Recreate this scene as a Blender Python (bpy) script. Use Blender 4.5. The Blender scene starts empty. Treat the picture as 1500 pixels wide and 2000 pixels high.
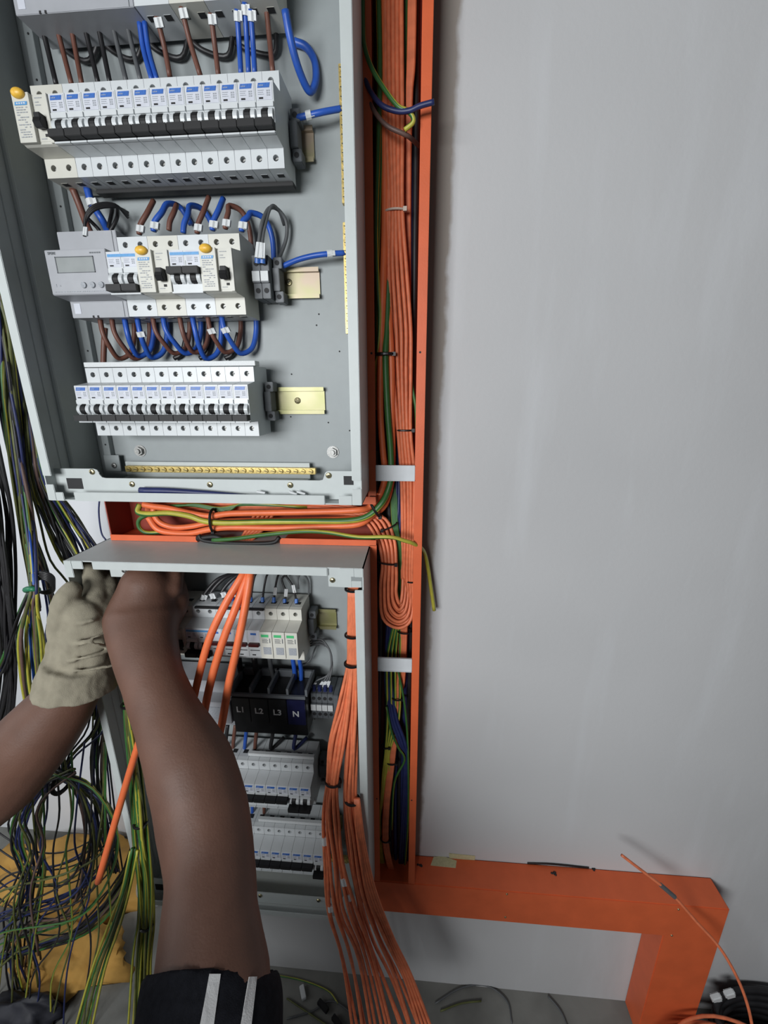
import bpy, bmesh, math, random
from mathutils import Vector, Matrix, noise as mnoise

# ------------------------------------------------------------------ camera, light, exposure
H = 1.27                       # camera height above the floor; the wall face stands 0.616 m in front of it
FPX = 820.0
M3 = [[0.9971149974178053, 0.07576293356531756, -0.0046540113952818546],
      [0.01658175345055845, -0.2772440304615221, -0.9606564386012075],
      [-0.07407244681387964, 0.9578077706257283, -0.2777004630028136]]
scene = bpy.context.scene
cam_data = bpy.data.cameras.new('camera')
cam = bpy.data.objects.new('camera', cam_data)
scene.collection.objects.link(cam)
cam_data.sensor_fit = 'VERTICAL'
cam_data.sensor_height = 36.0
cam_data.lens = FPX / 2000.0 * 36.0
cam_data.clip_start = 0.01
R3 = Matrix(M3)
rot = Matrix((R3[0], -R3[1], -R3[2])).transposed()
cam.matrix_world = Matrix.Translation((0, 0, H)) @ rot.to_4x4()
scene.camera = cam

world = bpy.data.worlds.new('world')
scene.world = world
world.use_nodes = True
wbg = world.node_tree.nodes['Background']
wbg.inputs[0].default_value = (0.80, 0.87, 0.95, 1)
wbg.inputs[1].default_value = 0.08

def area_light(name, loc, target, size, size_y, power, color):
    d = bpy.data.lights.new(name, 'AREA')
    d.shape = 'RECTANGLE'; d.size = size; d.size_y = size_y; d.energy = power; d.color = color
    o = bpy.data.objects.new(name, d)
    scene.collection.objects.link(o)
    o.location = loc
    o.rotation_euler = (Vector(target) - Vector(loc)).to_track_quat('-Z', 'Y').to_euler()
    return o
area_light('daylight_opening', (-0.62, -1.02, H + 0.12), (0.18, 0.6, H - 0.02), 0.8, 0.5, 30, (0.96, 0.985, 1.0))
area_light('left_wall_fill', (-2.6, -0.2, H + 0.3), (-0.9, 0.95, H - 0.5), 1.0, 1.4, 15, (0.95, 0.98, 1.0))  # added fill lamp brightening the white left wall, no window seen there
scene.view_settings.view_transform = 'Standard'
scene.view_settings.look = 'None'
scene.view_settings.exposure = 0.0
scene.view_settings.gamma = 1.0
scene.view_settings.use_curve_mapping = False

# ------------------------------------------------------------------ helpers
rng = random.Random(7)

def P(u, v, t):
    """point on the plane t metres in front of the camera seen at pixel u, v (z relative to the camera)"""
    c = Vector(((u - 750) / FPX, (v - 1000) / FPX, 1))
    w = R3.transposed() @ c
    return w * (t / w.y)

def lin(c):
    return tuple(((x / 255) / 12.92 if x / 255 <= 0.04045 else ((x / 255 + 0.055) / 1.055) ** 2.4) for x in c)

MATS = {}
def mat(name, rgb, rough=0.5, metal=0.0, var=0.06, scale=60, bump=0.0, bscale=300, spec=0.5, rgb2=None):
    m = bpy.data.materials.new(name)
    m.use_nodes = True
    nt = m.node_tree; n = nt.nodes; l = nt.links
    b = n['Principled BSDF']
    c = lin(rgb)
    tc = n.new('ShaderNodeTexCoord')
    ns = n.new('ShaderNodeTexNoise'); ns.inputs['Scale'].default_value = scale; ns.inputs['Detail'].default_value = 3
    l.new(tc.outputs['Object'], ns.inputs['Vector'])
    mx = n.new('ShaderNodeMix'); mx.data_type = 'RGBA'
    c2 = lin(rgb2) if rgb2 else tuple(min(1, x * (1 + var)) for x in c)
    c1 = c if rgb2 else tuple(x * (1 - var) for x in c)
    mx.inputs[6].default_value = (*c1, 1); mx.inputs[7].default_value = (*c2, 1)
    rp = n.new('ShaderNodeMapRange'); rp.inputs[1].default_value = 0.35; rp.inputs[2].default_value = 0.65
    l.new(ns.outputs['Fac'], rp.inputs[0]); l.new(rp.outputs[0], mx.inputs[0])
    l.new(mx.outputs[2], b.inputs['Base Color'])
    b.inputs['Roughness'].default_value = rough
    b.inputs['Metallic'].default_value = metal
    b.inputs['Specular IOR Level'].default_value = spec
    if bump > 0:
        nb = n.new('ShaderNodeTexNoise'); nb.inputs['Scale'].default_value = bscale; nb.inputs['Detail'].default_value = 4
        l.new(tc.outputs['Object'], nb.inputs['Vector'])
        bp = n.new('ShaderNodeBump'); bp.inputs['Strength'].default_value = bump; bp.inputs['Distance'].default_value = 0.001
        l.new(nb.outputs['Fac'], bp.inputs['Height']); l.new(bp.outputs[0], b.inputs['Normal'])
    MATS[name] = m
    return m

mat('box_paint', (184, 190, 189), 0.45, var=0.02, bump=0.05, bscale=900)
mat('plate_paint', (144, 150, 151), 0.5, var=0.02, bump=0.05, bscale=900)
mat('breaker_white', (200, 204, 206), 0.35, var=0.02)
mat('breaker_cream', (200, 199, 190), 0.4, var=0.02)
mat('meter_grey', (160, 162, 167), 0.45, var=0.03)
mat('black_plastic', (14, 14, 16), 0.6, var=0.1)
mat('hole_dark', (34, 34, 36), 0.7)
mat('band_blue', (58, 104, 178), 0.4, var=0.15, scale=700)
mat('band_light_blue', (86, 148, 200), 0.4, var=0.08, scale=700)
mat('label_print', (150, 154, 160), 0.6, var=0.2, scale=900)
mat('label_white', (196, 199, 208), 0.5)
mat('knob_yellow', (226, 178, 66), 0.4, var=0.08, scale=400)
mat('screw_steel', (150, 150, 148), 0.5, 0.9, var=0.2, scale=500)
mat('screw_brassy', (176, 166, 130), 0.3, 0.9, var=0.2, scale=500)
mat('brass', (196, 174, 110), 0.35, 0.5, var=0.25, scale=300)
mat('rail_zinc', (146, 150, 100), 0.4, 0.35, scale=22, rgb2=(158, 142, 124))
mat('rail_zinc_plain', (138, 138, 90), 0.4, 0.35, scale=25, rgb2=(152, 146, 112))
mat('steel_galvanised', (120, 122, 124), 0.45, 0.6, var=0.15, scale=120)
mat('orange_paint', (208, 96, 54), 0.5, var=0.05, scale=30, bump=0.1, bscale=500)
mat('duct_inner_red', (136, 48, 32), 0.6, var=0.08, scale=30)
mat('orange_cable', (214, 116, 78), 0.5, var=0.12, scale=90, bump=0.1)
mat('orange_thick_cable', (226, 112, 66), 0.45, var=0.06, scale=60, bump=0.1)
mat('wire_blue', (38, 82, 170), 0.4, var=0.1)
mat('wire_navy', (34, 42, 86), 0.45, var=0.15)
mat('wire_brown', (104, 66, 54), 0.5, var=0.1)
mat('wire_black', (34, 33, 35), 0.45, var=0.15)
mat('wire_grey', (84, 86, 88), 0.5, var=0.1)
mat('wire_green', (50, 98, 46), 0.45, var=0.1)
mat('wire_yellow', (170, 164, 62), 0.45, var=0.1)
mat('wire_olive', (84, 88, 46), 0.5, var=0.2)
mat('wire_mauve', (98, 76, 70), 0.5, var=0.1)
mat('marker_white', (206, 209, 210), 0.5, var=0.05, scale=800)
mat('tie_black', (18, 18, 20), 0.4)
mat('tie_clear', (205, 190, 176), 0.35)
mat('tape_green', (40, 120, 84), 0.4)
mat('strap_white', (196, 199, 202), 0.4, var=0.03)
mat('masking_tape', (196, 190, 150), 0.7, var=0.08, scale=200)
mat('glove_knit', (140, 134, 118), 0.95, var=0.09, scale=60, bump=0.45, bscale=900, spec=0.1)
mat('skin', (98, 70, 58), 0.55, var=0.10, scale=22, bump=0.25, bscale=420, spec=0.35)
mat('shirt_black', (30, 31, 36), 0.9, var=0.15, scale=200, bump=0.5, bscale=900, spec=0.1)
mat('stripe_white', (206, 206, 206), 0.85, var=0.05, bump=0.4, bscale=900, spec=0.1)
mat('trouser_cloth', (44, 48, 60), 0.9, var=0.15, spec=0.1)
mat('hair_black', (20, 18, 17), 0.9, bump=1.0, bscale=700)
mat('lcd', (150, 154, 154), 0.12, var=0.05)
mat('block_black', (30, 30, 32), 0.3, var=0.2)
mat('block_navy', (26, 28, 62), 0.3, var=0.2)
mat('terminal_grey', (92, 96, 100), 0.5, var=0.1)
mat('green_label', (70, 176, 112), 0.5, var=0.1)
mat('cardboard', (186, 142, 70), 0.85, var=0.15, scale=14, bump=0.3)
mat('dark_bag', (32, 33, 42), 0.6, var=0.2)
mat('clear_bag', (170, 172, 172), 0.3, var=0.2)
mat('floor_debris', (150, 144, 120), 0.9, var=0.2)

def wall_material():
    m = mat('wall_plaster', (190, 190, 191), 0.85, var=0.05, scale=2.2, bump=0.25, bscale=160, spec=0.2)
    nt = m.node_tree; n = nt.nodes; l = nt.links
    b = n['Principled BSDF']
    base = b.inputs['Base Color'].links[0].from_socket
    tc = [x for x in n if x.type == 'TEX_COORD'][0]
    sp = n.new('ShaderNodeSeparateXYZ'); l.new(tc.outputs['Object'], sp.inputs[0])
    # bare render beside the trunking, its border drifting with height
    f = n.new('ShaderNodeMath'); f.operation = 'MULTIPLY_ADD'
    l.new(sp.outputs['Z'], f.inputs[0]); f.inputs[1].default_value = 0.0163; f.inputs[2].default_value = 0.0348 - 0.0163 * H
    nz = n.new('ShaderNodeTexNoise'); nz.inputs['Scale'].default_value = 35; nz.inputs['Detail'].default_value = 6
    l.new(tc.outputs['Object'], nz.inputs['Vector'])
    f2 = n.new('ShaderNodeMath'); f2.operation = 'MULTIPLY_ADD'
    l.new(nz.outputs['Fac'], f2.inputs[0]); f2.inputs[1].default_value = 0.014; l.new(f.outputs[0], f2.inputs[2])
    s = n.new('ShaderNodeMath'); s.operation = 'SUBTRACT'
    l.new(f2.outputs[0], s.inputs[0]); l.new(sp.outputs['X'], s.inputs[1])
    mr = n.new('ShaderNodeMapRange'); mr.inputs[1].default_value = 0.004; mr.inputs[2].default_value = 0.010
    l.new(s.outputs[0], mr.inputs[0])
    # streaks of filler on the finished plaster
    mp = n.new('ShaderNodeMapping'); mp.inputs['Scale'].default_value = (9, 1, 1.3); l.new(tc.outputs['Object'], mp.inputs[0])
    st = n.new('ShaderNodeTexNoise'); st.inputs['Scale'].default_value = 2.5; st.inputs['Detail'].default_value = 5
    l.new(mp.outputs[0], st.inputs['Vector'])
    sr = n.new('ShaderNodeMapRange'); sr.inputs[1].default_value = 0.52; sr.inputs[2].default_value = 0.75; sr.inputs[4].default_value = 0.35
    l.new(st.outputs['Fac'], sr.inputs[0])
    m1 = n.new('ShaderNodeMix'); m1.data_type = 'RGBA'
    l.new(sr.outputs[0], m1.inputs[0]); l.new(base, m1.inputs[6]); m1.inputs[7].default_value = (*lin((204, 206, 209)), 1)
    m2 = n.new('ShaderNodeMix'); m2.data_type = 'RGBA'
    gx = n.new('ShaderNodeMath'); gx.operation = 'GREATER_THAN'; l.new(sp.outputs['X'], gx.inputs[0]); gx.inputs[1].default_value = -0.09
    gz = n.new('ShaderNodeMath'); gz.operation = 'GREATER_THAN'; l.new(sp.outputs['Z'], gz.inputs[0]); gz.inputs[1].default_value = H - 0.90
    g1 = n.new('ShaderNodeMath'); g1.operation = 'MULTIPLY'; l.new(gx.outputs[0], g1.inputs[0]); l.new(gz.outputs[0], g1.inputs[1])
    g2 = n.new('ShaderNodeMath'); g2.operation = 'MULTIPLY'; l.new(g1.outputs[0], g2.inputs[0]); l.new(mr.outputs[0], g2.inputs[1])
    l.new(g2.outputs[0], m2.inputs[0]); l.new(m1.outputs[2], m2.inputs[6]); m2.inputs[7].default_value = (*lin((150, 143, 136)), 1)
    l.new(m2.outputs[2], b.inputs['Base Color'])
wall_material()
mat('wall_paint_white', (226, 228, 232), 0.8, var=0.02, scale=3, bump=0.1, bscale=120)
mat('floor_concrete', (112, 112, 108), 0.9, var=0.25, scale=9, bump=0.6, bscale=60)

COL = scene.collection
ORIG = {}
class MB:
    """collects shapes in camera-height coordinates; build() links them as one mesh object"""
    def __init__(s):
        s.v = []; s.f = []; s.m = []
    def add(s, vs, fs, mi=0):
        b = len(s.v)
        s.v += [Vector(v) for v in vs]
        for f in fs:
            s.f.append([b + i for i in f]); s.m.append(mi)
    def box(s, x0, x1, y0, y1, z0, z1, mi=0):
        s.add([(x0, y0, z0), (x1, y0, z0), (x1, y1, z0), (x0, y1, z0), (x0, y0, z1), (x1, y0, z1), (x1, y1, z1), (x0, y1, z1)],
              [(0, 1, 5, 4), (1, 2, 6, 5), (2, 3, 7, 6), (3, 0, 4, 7), (4, 5, 6, 7), (3, 2, 1, 0)], mi)
    def bar(s, a, b, w, h, mi=0, up=(0, 0, 1)):
        a = Vector(a); b = Vector(b); d = (b - a).normalized()
        q = d.cross(Vector(up))
        if q.length < 1e-4: q = d.cross(Vector((1, 0, 0)))
        q.normalize(); r = q.cross(d)
        vs = []
        for p in (a, b):
            for (i, j) in ((-1, -1), (1, -1), (1, 1), (-1, 1)):
                vs.append(p + q * i * w / 2 + r * j * h / 2)
        s.add(vs, [(0, 1, 2, 3), (7, 6, 5, 4), (0, 4, 5, 1), (1, 5, 6, 2), (2, 6, 7, 3), (3, 7, 4, 0)], mi)
    def prism(s, prof, x0, x1, mi=0, skip=()):
        n = len(prof)
        vs = [(x0, y, z) for y, z in prof] + [(x1, y, z) for y, z in prof]
        fs = [list(range(n)), list(range(2 * n - 1, n - 1, -1))]
        for i in range(n):
            if i in skip: continue
            j = (i + 1) % n
            fs.append((i, i + n, j + n, j))
        s.add(vs, fs, mi)
    def plate_hole(s, x0, x1, z0, z1, y, cx, cz, r, depth, mi=0, mh=1, n=16):
        out = []; inn = []; bk = []
        for i in range(n):
            a = 2 * math.pi * i / n; c, d = math.cos(a), math.sin(a); k = max(abs(c), abs(d))
            qx, qz = c / k, d / k
            out.append(((x0 + x1) / 2 + qx * (x1 - x0) / 2, y, (z0 + z1) / 2 + qz * (z1 - z0) / 2))
            inn.append((cx + c * r, y, cz + d * r)); bk.append((cx + c * r, y + depth, cz + d * r))
        s.add(out + inn, [(i, (i + 1) % n, n + (i + 1) % n, n + i) for i in range(n)], mi)
        s.add(inn + bk, [(i, (i + 1) % n, n + (i + 1) % n, n + i) for i in range(n)], mi)
        s.add(bk, [list(range(n))], mh)
    def cyl(s, a, b, r0, r1=None, n=12, mi=0):
        r1 = r0 if r1 is None else r1
        s.tube([a, b], r0, n=n, mi=mi, radii=[r0, r1], raw=True)
    def ball(s, c, rx, ry, rz, mi=0, nu=12, nv=8):
        c = Vector(c); vs = [c + Vector((0, 0, rz))]
        for j in range(1, nv):
            th = math.pi * j / nv
            for i in range(nu):
                ph = 2 * math.pi * i / nu
                vs.append(c + Vector((rx * math.sin(th) * math.cos(ph), ry * math.sin(th) * math.sin(ph), rz * math.cos(th))))
        vs.append(c - Vector((0, 0, rz)))
        fs = [(0, 1 + i, 1 + (i + 1) % nu) for i in range(nu)]
        for j in range(nv - 2):
            for i in range(nu):
                a = 1 + j * nu + i; b = 1 + j * nu + (i + 1) % nu
                fs.append((a, a + nu, b + nu, b))
        e = len(vs) - 1; q = 1 + (nv - 2) * nu
        fs += [(e, q + (i + 1) % nu, q + i) for i in range(nu)]
        s.add(vs, fs, mi)
    def tube(s, pts, r, n=8, mi=0, stripe=None, closed=False, radii=None, raw=False, step=5, flat=1.0, twist=1.3, t0=None):
        pts = [Vector(p) for p in pts]
        if raw:
            ps = pts; rs = radii or [r] * len(ps)
        else:
            ps = []; rs = []
            N = len(pts)
            rr = radii or [r] * N
            g = (lambda i: pts[i % N]) if closed else (lambda i: pts[i] if 0 <= i < N else (pts[0] * 2 - pts[1] if i < 0 else pts[-1] * 2 - pts[-2]))
            segs = N if closed else N - 1
            for i in range(segs):
                p0, p1, p2, p3 = g(i - 1), g(i), g(i + 1), g(i + 2)
                for k in range(step):
                    t = k / step
                    ps.append(0.5 * ((2 * p1) + (p2 - p0) * t + (2 * p0 - 5 * p1 + 4 * p2 - p3) * t * t + (3 * p1 - p0 - 3 * p2 + p3) * t ** 3))
                    rs.append(rr[i % N] * (1 - t) + rr[(i + 1) % N] * t)
            if not closed:
                ps.append(pts[-1]); rs.append(rr[-1])
        L = len(ps)
        T = []
        for i in range(L):
            if closed: d = ps[(i + 1) % L] - ps[i - 1]
            else: d = ps[min(i + 1, L - 1)] - ps[max(i - 1, 0)]
            T.append(d.normalized() if d.length > 1e-9 else Vector((0, 0, 1)))
        if t0 is not None:
            for i in range(min(5, L)): T[i] = (Vector(t0).normalized().lerp(T[i], i / 5)).normalized()
        u = T[0].cross(Vector((0, 1, 0)))
        if u.length < 0.1: u = T[0].cross(Vector((1, 0, 0)))
        u.normalize()
        vs = []
        for i in range(L):
            u = (u - T[i] * u.dot(T[i]))
            if u.length < 1e-6: u = T[i].orthogonal()
            u.normalize()
            w = T[i].cross(u)
            for k in range(n):
                a = 2 * math.pi * k / n + (i * 0.05 * twist + 2.2 if stripe is not None else 0)
                vs.append(ps[i] + u * (math.cos(a) * rs[i]) + w * (math.sin(a) * rs[i] * flat))
        b = len(s.v); s.v += vs
        for i in range(L if closed else L - 1):
            j = (i + 1) % L
            for k in range(n):
                k2 = (k + 1) % n
                s.f.append([b + i * n + k, b + i * n + k2, b + j * n + k2, b + j * n + k])
                if stripe is None: s.m.append(mi)
                else:
                    s.m.append(stripe if k < n * (0.36 if r > 0.0035 else 0.62) else mi)
        if not closed:
            s.f.append([b + k for k in range(n)][::-1]); s.m.append(mi)
            s.f.append([b + (L - 1) * n + k for k in range(n)]); s.m.append(mi)
        return ps
    def build(s, name, mats, parent=None, bevel=0.0, smooth=False, local=False, flip=True):
        if isinstance(mats, str): mats = [mats]
        me = bpy.data.meshes.new(name)
        off = Vector((0, 0, 0))
        if parent is not None: base = ORIG[parent.name]
        elif local: base = Vector((0, 0, 0))
        else:
            lo = Vector([min(v[i] for v in s.v) for i in range(3)]); hi = Vector([max(v[i] for v in s.v) for i in range(3)])
            base = Vector(((lo.x + hi.x) / 2, (lo.y + hi.y) / 2, lo.z))
        me.from_pydata([tuple(v - base) for v in s.v], [], s.f)
        for k in mats: me.materials.append(MATS[k])
        me.polygons.foreach_set('material_index', s.m)
        bm = bmesh.new(); bm.from_mesh(me)
        bmesh.ops.remove_doubles(bm, verts=bm.verts, dist=1e-6)
        bmesh.ops.recalc_face_normals(bm, faces=bm.faces)
        if bevel > 0:
            es = [e for e in bm.edges if len(e.link_faces) == 2 and e.calc_face_angle(0) > 0.6]
            bmesh.ops.bevel(bm, geom=es, offset=bevel, segments=2, affect='EDGES', clamp_overlap=True)
        bm.to_mesh(me); bm.free()
        if smooth:
            me.polygons.foreach_set('use_smooth', [True] * len(me.polygons))
        o = bpy.data.objects.new(name, me)
        COL.objects.link(o)
        if parent is not None:
            o.parent = parent
            ORIG[o.name] = base
        else:
            o.location = base + Vector((0, 0, 0 if local else H))
            ORIG[o.name] = base
        return o

def tag(o, label, cat=None, group=None, kind=None):
    if label: o['label'] = label
    if cat: o['category'] = cat
    if group: o['group'] = group
    if kind: o['kind'] = kind
    return o
def empty(name, loc, label=None, cat=None, group=None, local=False):
    o = bpy.data.objects.new(name, None)
    o.empty_display_size = 0.02
    COL.objects.link(o)
    loc = Vector(loc)
    o.location = loc + Vector((0, 0, 0 if local else H)); ORIG[o.name] = loc.copy()
    return tag(o, label, cat, group)
def copy_tree(o, parent=None):
    c = o.copy(); COL.objects.link(c)
    if parent is not None: c.parent = parent
    for ch in list(o.children): copy_tree(ch, c)
    return c
def boxes(lst, name, m, parent=None, bevel=0.0003):
    mb = MB()
    for b in lst: mb.box(*b)
    return mb.build(name, m, parent, bevel=bevel)
ORD = ['first', 'second', 'third', 'fourth', 'fifth', 'sixth', 'seventh', 'eighth', 'ninth', 'tenth', 'eleventh', 'twelfth',
       'thirteenth', 'fourteenth', 'fifteenth', 'sixteenth', 'seventeenth', 'eighteenth', 'nineteenth', 'twentieth']

# ------------------------------------------------------------------ setting
FL = -H
b = MB(); b.box(-0.50, 2.2, 0.616, 0.97, FL, 1.3)
o = b.build('wall_back', 'wall_plaster'); tag(o, None, None, None, 'structure')
o.data.transform(Matrix.Translation((o.location.x, o.location.y, o.location.z))); o.location = (0, 0, 0); ORIG[o.name] = Vector((0, 0, -H))
b = MB(); b.box(-3.2, -0.50, 0.87, 0.97, FL, 1.6)
tag(b.build('wall_left', 'wall_paint_white'), None, None, None, 'structure')
b = MB(); b.box(-3.2, 2.2, -2.6, 1.05, FL - 0.05, FL)
tag(b.build('floor', 'floor_concrete'), None, None, None, 'structure')

# ------------------------------------------------------------------ steel enclosures
def screw(mb, c, r, d=1, mi=0, slot=1):
    """pan-head screw facing the camera"""
    c = Vector(c)
    mb.tube([c + Vector((0, 0.001, 0)), c - Vector((0, 0.0006, 0)), c - Vector((0, 0.0014, 0)), c - Vector((0, 0.0019, 0))], r, n=14, mi=mi,
            radii=[r, r, r * 0.8, r * 0.3], raw=True)
    a = 0.5
    for k in range(2):
        dx, dz = math.cos(a + k * math.pi / 2) * r * 0.55, math.sin(a + k * math.pi / 2) * r * 0.55
        mb.bar(c + Vector((-dx, -0.0019, -dz)), c + Vector((dx, -0.0019, dz)), r * 0.22, r * 0.22, slot, up=(0, 1, 0))

XL, XR, TF = -0.4657, -0.0640, 0.485
def enclosure(z0, z1, label, upper):
    root = empty('electrical_enclosure', ((XL + XR) / 2, 0.55, z0), label, 'electrical panel box')
    w = 0.0015
    boxes([(XL, XR, 0.6135, 0.6155, z0, z1)], 'back_panel', 'box_paint', root, 0)
    boxes([(XL + 0.002, XR - 0.002, 0.583, 0.5845, z0 + 0.003, z1 - 0.03)], 'mounting_plate', 'plate_paint', root)
    mp = MB()
    mp.box(XL, XL + w, TF, 0.6155, z0, z1)
    mp.tube([(XL + 0.002, 0.529, z0 + 0.035), (XL + 0.002, 0.529, z1 - 0.03)], 0.0035, n=10, raw=True)
    mp.tube([(XL + 0.0012, 0.512, z0 + 0.035), (XL + 0.0012, 0.512, z1 - 0.03)], 0.0012, n=6, raw=True)
    mp.build('side_panel', 'box_paint', root)
    boxes([(XR - w, XR, TF, 0.6155, z0, z1)], 'side_panel', 'box_paint', root, 0)
    if not upper:
        boxes([(XL, XR, TF, 0.6155, z1 - w, z1)], 'top_panel', 'box_paint', root, 0)
    boxes([(XL, XR, TF, 0.6155, z0, z0 + w)], 'bottom_panel', 'box_paint', root, 0)
    # folded front lips, notched beside the corners
    lp = 0.0115
    top = z1 - (0 if upper else 0.001)
    y0, y1 = TF - 0.0015, TF
    if upper:
        boxes([(XL, XL + lp, y0, y1, z0 + 0.032, z1), (XL, XL + lp, y0, y1, z0 + 0.0005, z0 + 0.021)], 'front_lip', 'box_paint', root, 0.0006)
        boxes([(XR - lp, XR, y0, y1, z0 + 0.030, z1), (XR - lp, XR, y0, y1, z0, z0 + 0.020)], 'front_lip', 'box_paint', root, 0.0006)
        boxes([(XL + lp, XL + 0.022, y0, y1, z0, z0 + 0.0110), (XL + 0.036, XR - 0.045, y0, y1, z0, z0 + 0.0115), (XR - 0.028, XR - lp, y0, y1, z0, z0 + 0.0115)],
              'front_lip', 'box_paint', root, 0.0006)
    else:
        boxes([(XL, XL + lp, y0, y1, z0, z1 - 0.036), (XL, XL + lp, y0, y1, z1 - 0.024, z1)], 'front_lip', 'box_paint', root, 0.0006)
        boxes([(XR - lp, XR, y0, y1, z0, z1 - 0.030), (XR - lp, XR, y0, y1, z1 - 0.012, z1)], 'front_lip', 'box_paint', root, 0.0006)
        boxes([(XL + lp, XL + 0.027, y0, y1, z1 - 0.0115, z1), (XL + 0.040, XR - 0.046, y0, y1, z1 - 0.0115, z1), (XR - 0.030, XR - lp, y0, y1, z1 - 0.0115, z1)],
              'front_lip', 'box_paint', root, 0.0006)
        boxes([(XL + lp, XR - lp, y0, y1, z0, z0 + 0.0115)], 'front_lip', 'box_paint', root, 0.0006)
        # corner brackets under the top lip
        f = MB(); f.box(XR - 0.046, XR - 0.0165, 0.4875, 0.4890, z1 - 0.028, z1 - 0.001)
        f.box(XR - 0.0165, XR - 0.003, 0.4875, 0.4890, z1 - 0.028, z1 - 0.019); f.box(XR - 0.0165, XR - 0.003, 0.4875, 0.4890, z1 - 0.013, z1 - 0.001)
        br = f.build('corner_bracket', 'box_paint', root, bevel=0.0004)
        f = MB(); screw(f, (XR - 0.0405, 0.4872, z1 - 0.0185), 0.0036); f.build('bracket_screw', ['screw_brassy', 'hole_dark'], br, smooth=False)
        f = MB(); f.box(XL + 0.052, XL + 0.082, 0.4975, 0.4990, z1 - 0.028, z1 - 0.006)
        br = f.build('corner_bracket', 'box_paint', root, bevel=0.0004)
        f = MB(); screw(f, (XL + 0.073, 0.4972, z1 - 0.018), 0.0034); f.build('bracket_screw', ['screw_steel', 'hole_dark'], br)
    # inner frame plate behind the bottom lip, with a raised tab at each end
    yb0, yb1 = 0.5000, 0.5015
    zt = z0 + 0.0265; zz = z0 + 0.0385
    f = MB()
    prof = [(XL + 0.0015, z0 + 0.003), (XR - 0.0015, z0 + 0.003), (XR - 0.0015, zz)]
    a = XR - 0.048; rr = 0.006
    prof += [(a + rr, zz)] + [(a + rr - rr * math.sin(q), zz - rr + rr * math.cos(q)) for q in (0.5, 1.0, 1.57)] + [(a, zt + 0.006), (a - 0.002, zt + 0.001), (a - 0.006, zt)]
    c = XL + 0.062
    prof += [(c + 0.008, zt), (c + 0.003, zt + 0.001), (c, zt + 0.005)] + [(c - rr + rr * math.cos(q), zz - rr + rr * math.sin(q)) for q in (0.2, 0.8, 1.57)] + [(XL + 0.0015, zz)]
    n = len(prof)
    f.add([(x, yb0, z) for x, z in prof] + [(x, yb1, z) for x, z in prof],
          [list(range(n)), list(range(2 * n - 1, n - 1, -1))] + [(i, i + n, (i + 1) % n + n, (i + 1) % n) for i in range(n)])
    fr = f.build('frame_plate', 'box_paint', root)
    for (x, z) in ((-0.4124, z0 + 0.0346), (-0.3616, z0 + 0.0191), (-0.2585, z0 + 0.0197), (-0.1552, z0 + 0.0203), (-0.1064, z0 + 0.033)):
        f = MB(); screw(f, (x, yb0 - 0.0003, z), 0.0037); f.build('plate_screw', ['screw_brassy', 'hole_dark'], fr)
    f = MB(); f.box(XR - 0.024, XR - 0.012, yb0 - 0.0004, yb0, z0 + 0.0215, z0 + 0.0325); f.build('cutout', 'hole_dark', fr)
    f = MB(); f.box(XL + 0.016, XL + 0.037, yb0 - 0.0004, yb0, z0 + 0.012, z0 + 0.026); f.build('cutout', 'hole_dark', fr)
    # slotted strut on the left of the mounting plate
    f = MB(); f.box(-0.4500, -0.4400, 0.574, 0.5825, z0 + 0.035, z1 - 0.03)
    f.box(-0.4500, -0.4270, 0.572, 0.574, z0 + 0.022, z0 + 0.045)
    st = f.build('support_strut', 'plate_paint', root, bevel=0.0003)
    f = MB()
    zq = z0 + 0.06
    while zq < z1 - 0.04:
        f.tube([(-0.445, 0.5739, zq), (-0.445, 0.5735, zq)], 0.0012, n=8, raw=True); zq += 0.042
    f.build('strut_holes', 'hole_dark', st)
    f = MB(); screw(f, (-0.436, 0.5718, z0 + 0.030), 0.004); f.build('strut_screw', ['screw_steel', 'hole_dark'], st)
    # bolts and drill marks in the plate
    for (x) in (-0.4000, -0.1165):
        f = MB()
        c = Vector((x, 0.583, z0 + 0.050))
        f.cyl(c, c - Vector((0, 0.0012, 0)), 0.0085, n=20)
        f.cyl(c - Vector((0, 0.001, 0)), c - Vector((0, 0.006, 0)), 0.0063, n=6)
        f.cyl(c - Vector((0, 0.006, 0)), c - Vector((0, 0.009, 0)), 0.0036, n=12)
        f.build('bolt', 'screw_steel', root)
    f = MB()
    for k in range(14):
        x = rng.uniform(-0.18, -0.09); z = rng.uniform(z0 + 0.06, min(z1, 0.4) - 0.05)
        f.tube([(x, 0.583, z), (x, 0.5827, z)], 0.0011, n=8, raw=True)
    f.build('drill_holes', 'hole_dark', root)
    return root
enc_u = enclosure(-0.1325, 0.66, 'light grey steel panel box, the upper one, its bottom lip above the orange cross trunking', True)
enc_l = enclosure(-0.8650, -0.2150, 'light grey steel panel box, the lower one, with two hands working inside its top', False)

# ------------------------------------------------------------------ DIN rails
def rail(zc, x0, x1, label, m='rail_zinc'):
    f = MB()
    h = 0.0175; yb = 0.5800; yf = 0.5745; w = 0.0012
    # top-hat section drawn in (y, z)
    prof = [(yf, h), (yf, h - 0.0050), (yb, h - 0.0050), (yb, -h + 0.0050), (yf, -h + 0.0050), (yf, -h),
            (yf + w, -h), (yf + w, -h + 0.0050 - w), (yb + w, -h + 0.0050 - w), (yb + w, h - 0.0050 + w), (yf + w, h - 0.0050 + w), (yf + w, h)]
    f.prism([(y, z + zc) for y, z in prof], x0, x1)
    o = f.build('din_rail', m, None)
    tag(o, label, 'mounting rail')
    return o
r = rail(0.274, -0.440, -0.1245, 'yellow zinc mounting rail stub at the right end of the top full breaker row')
r = rail(0.130, -0.440, -0.1245, 'iridescent zinc mounting rail beside the meter row of the upper box')
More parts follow.
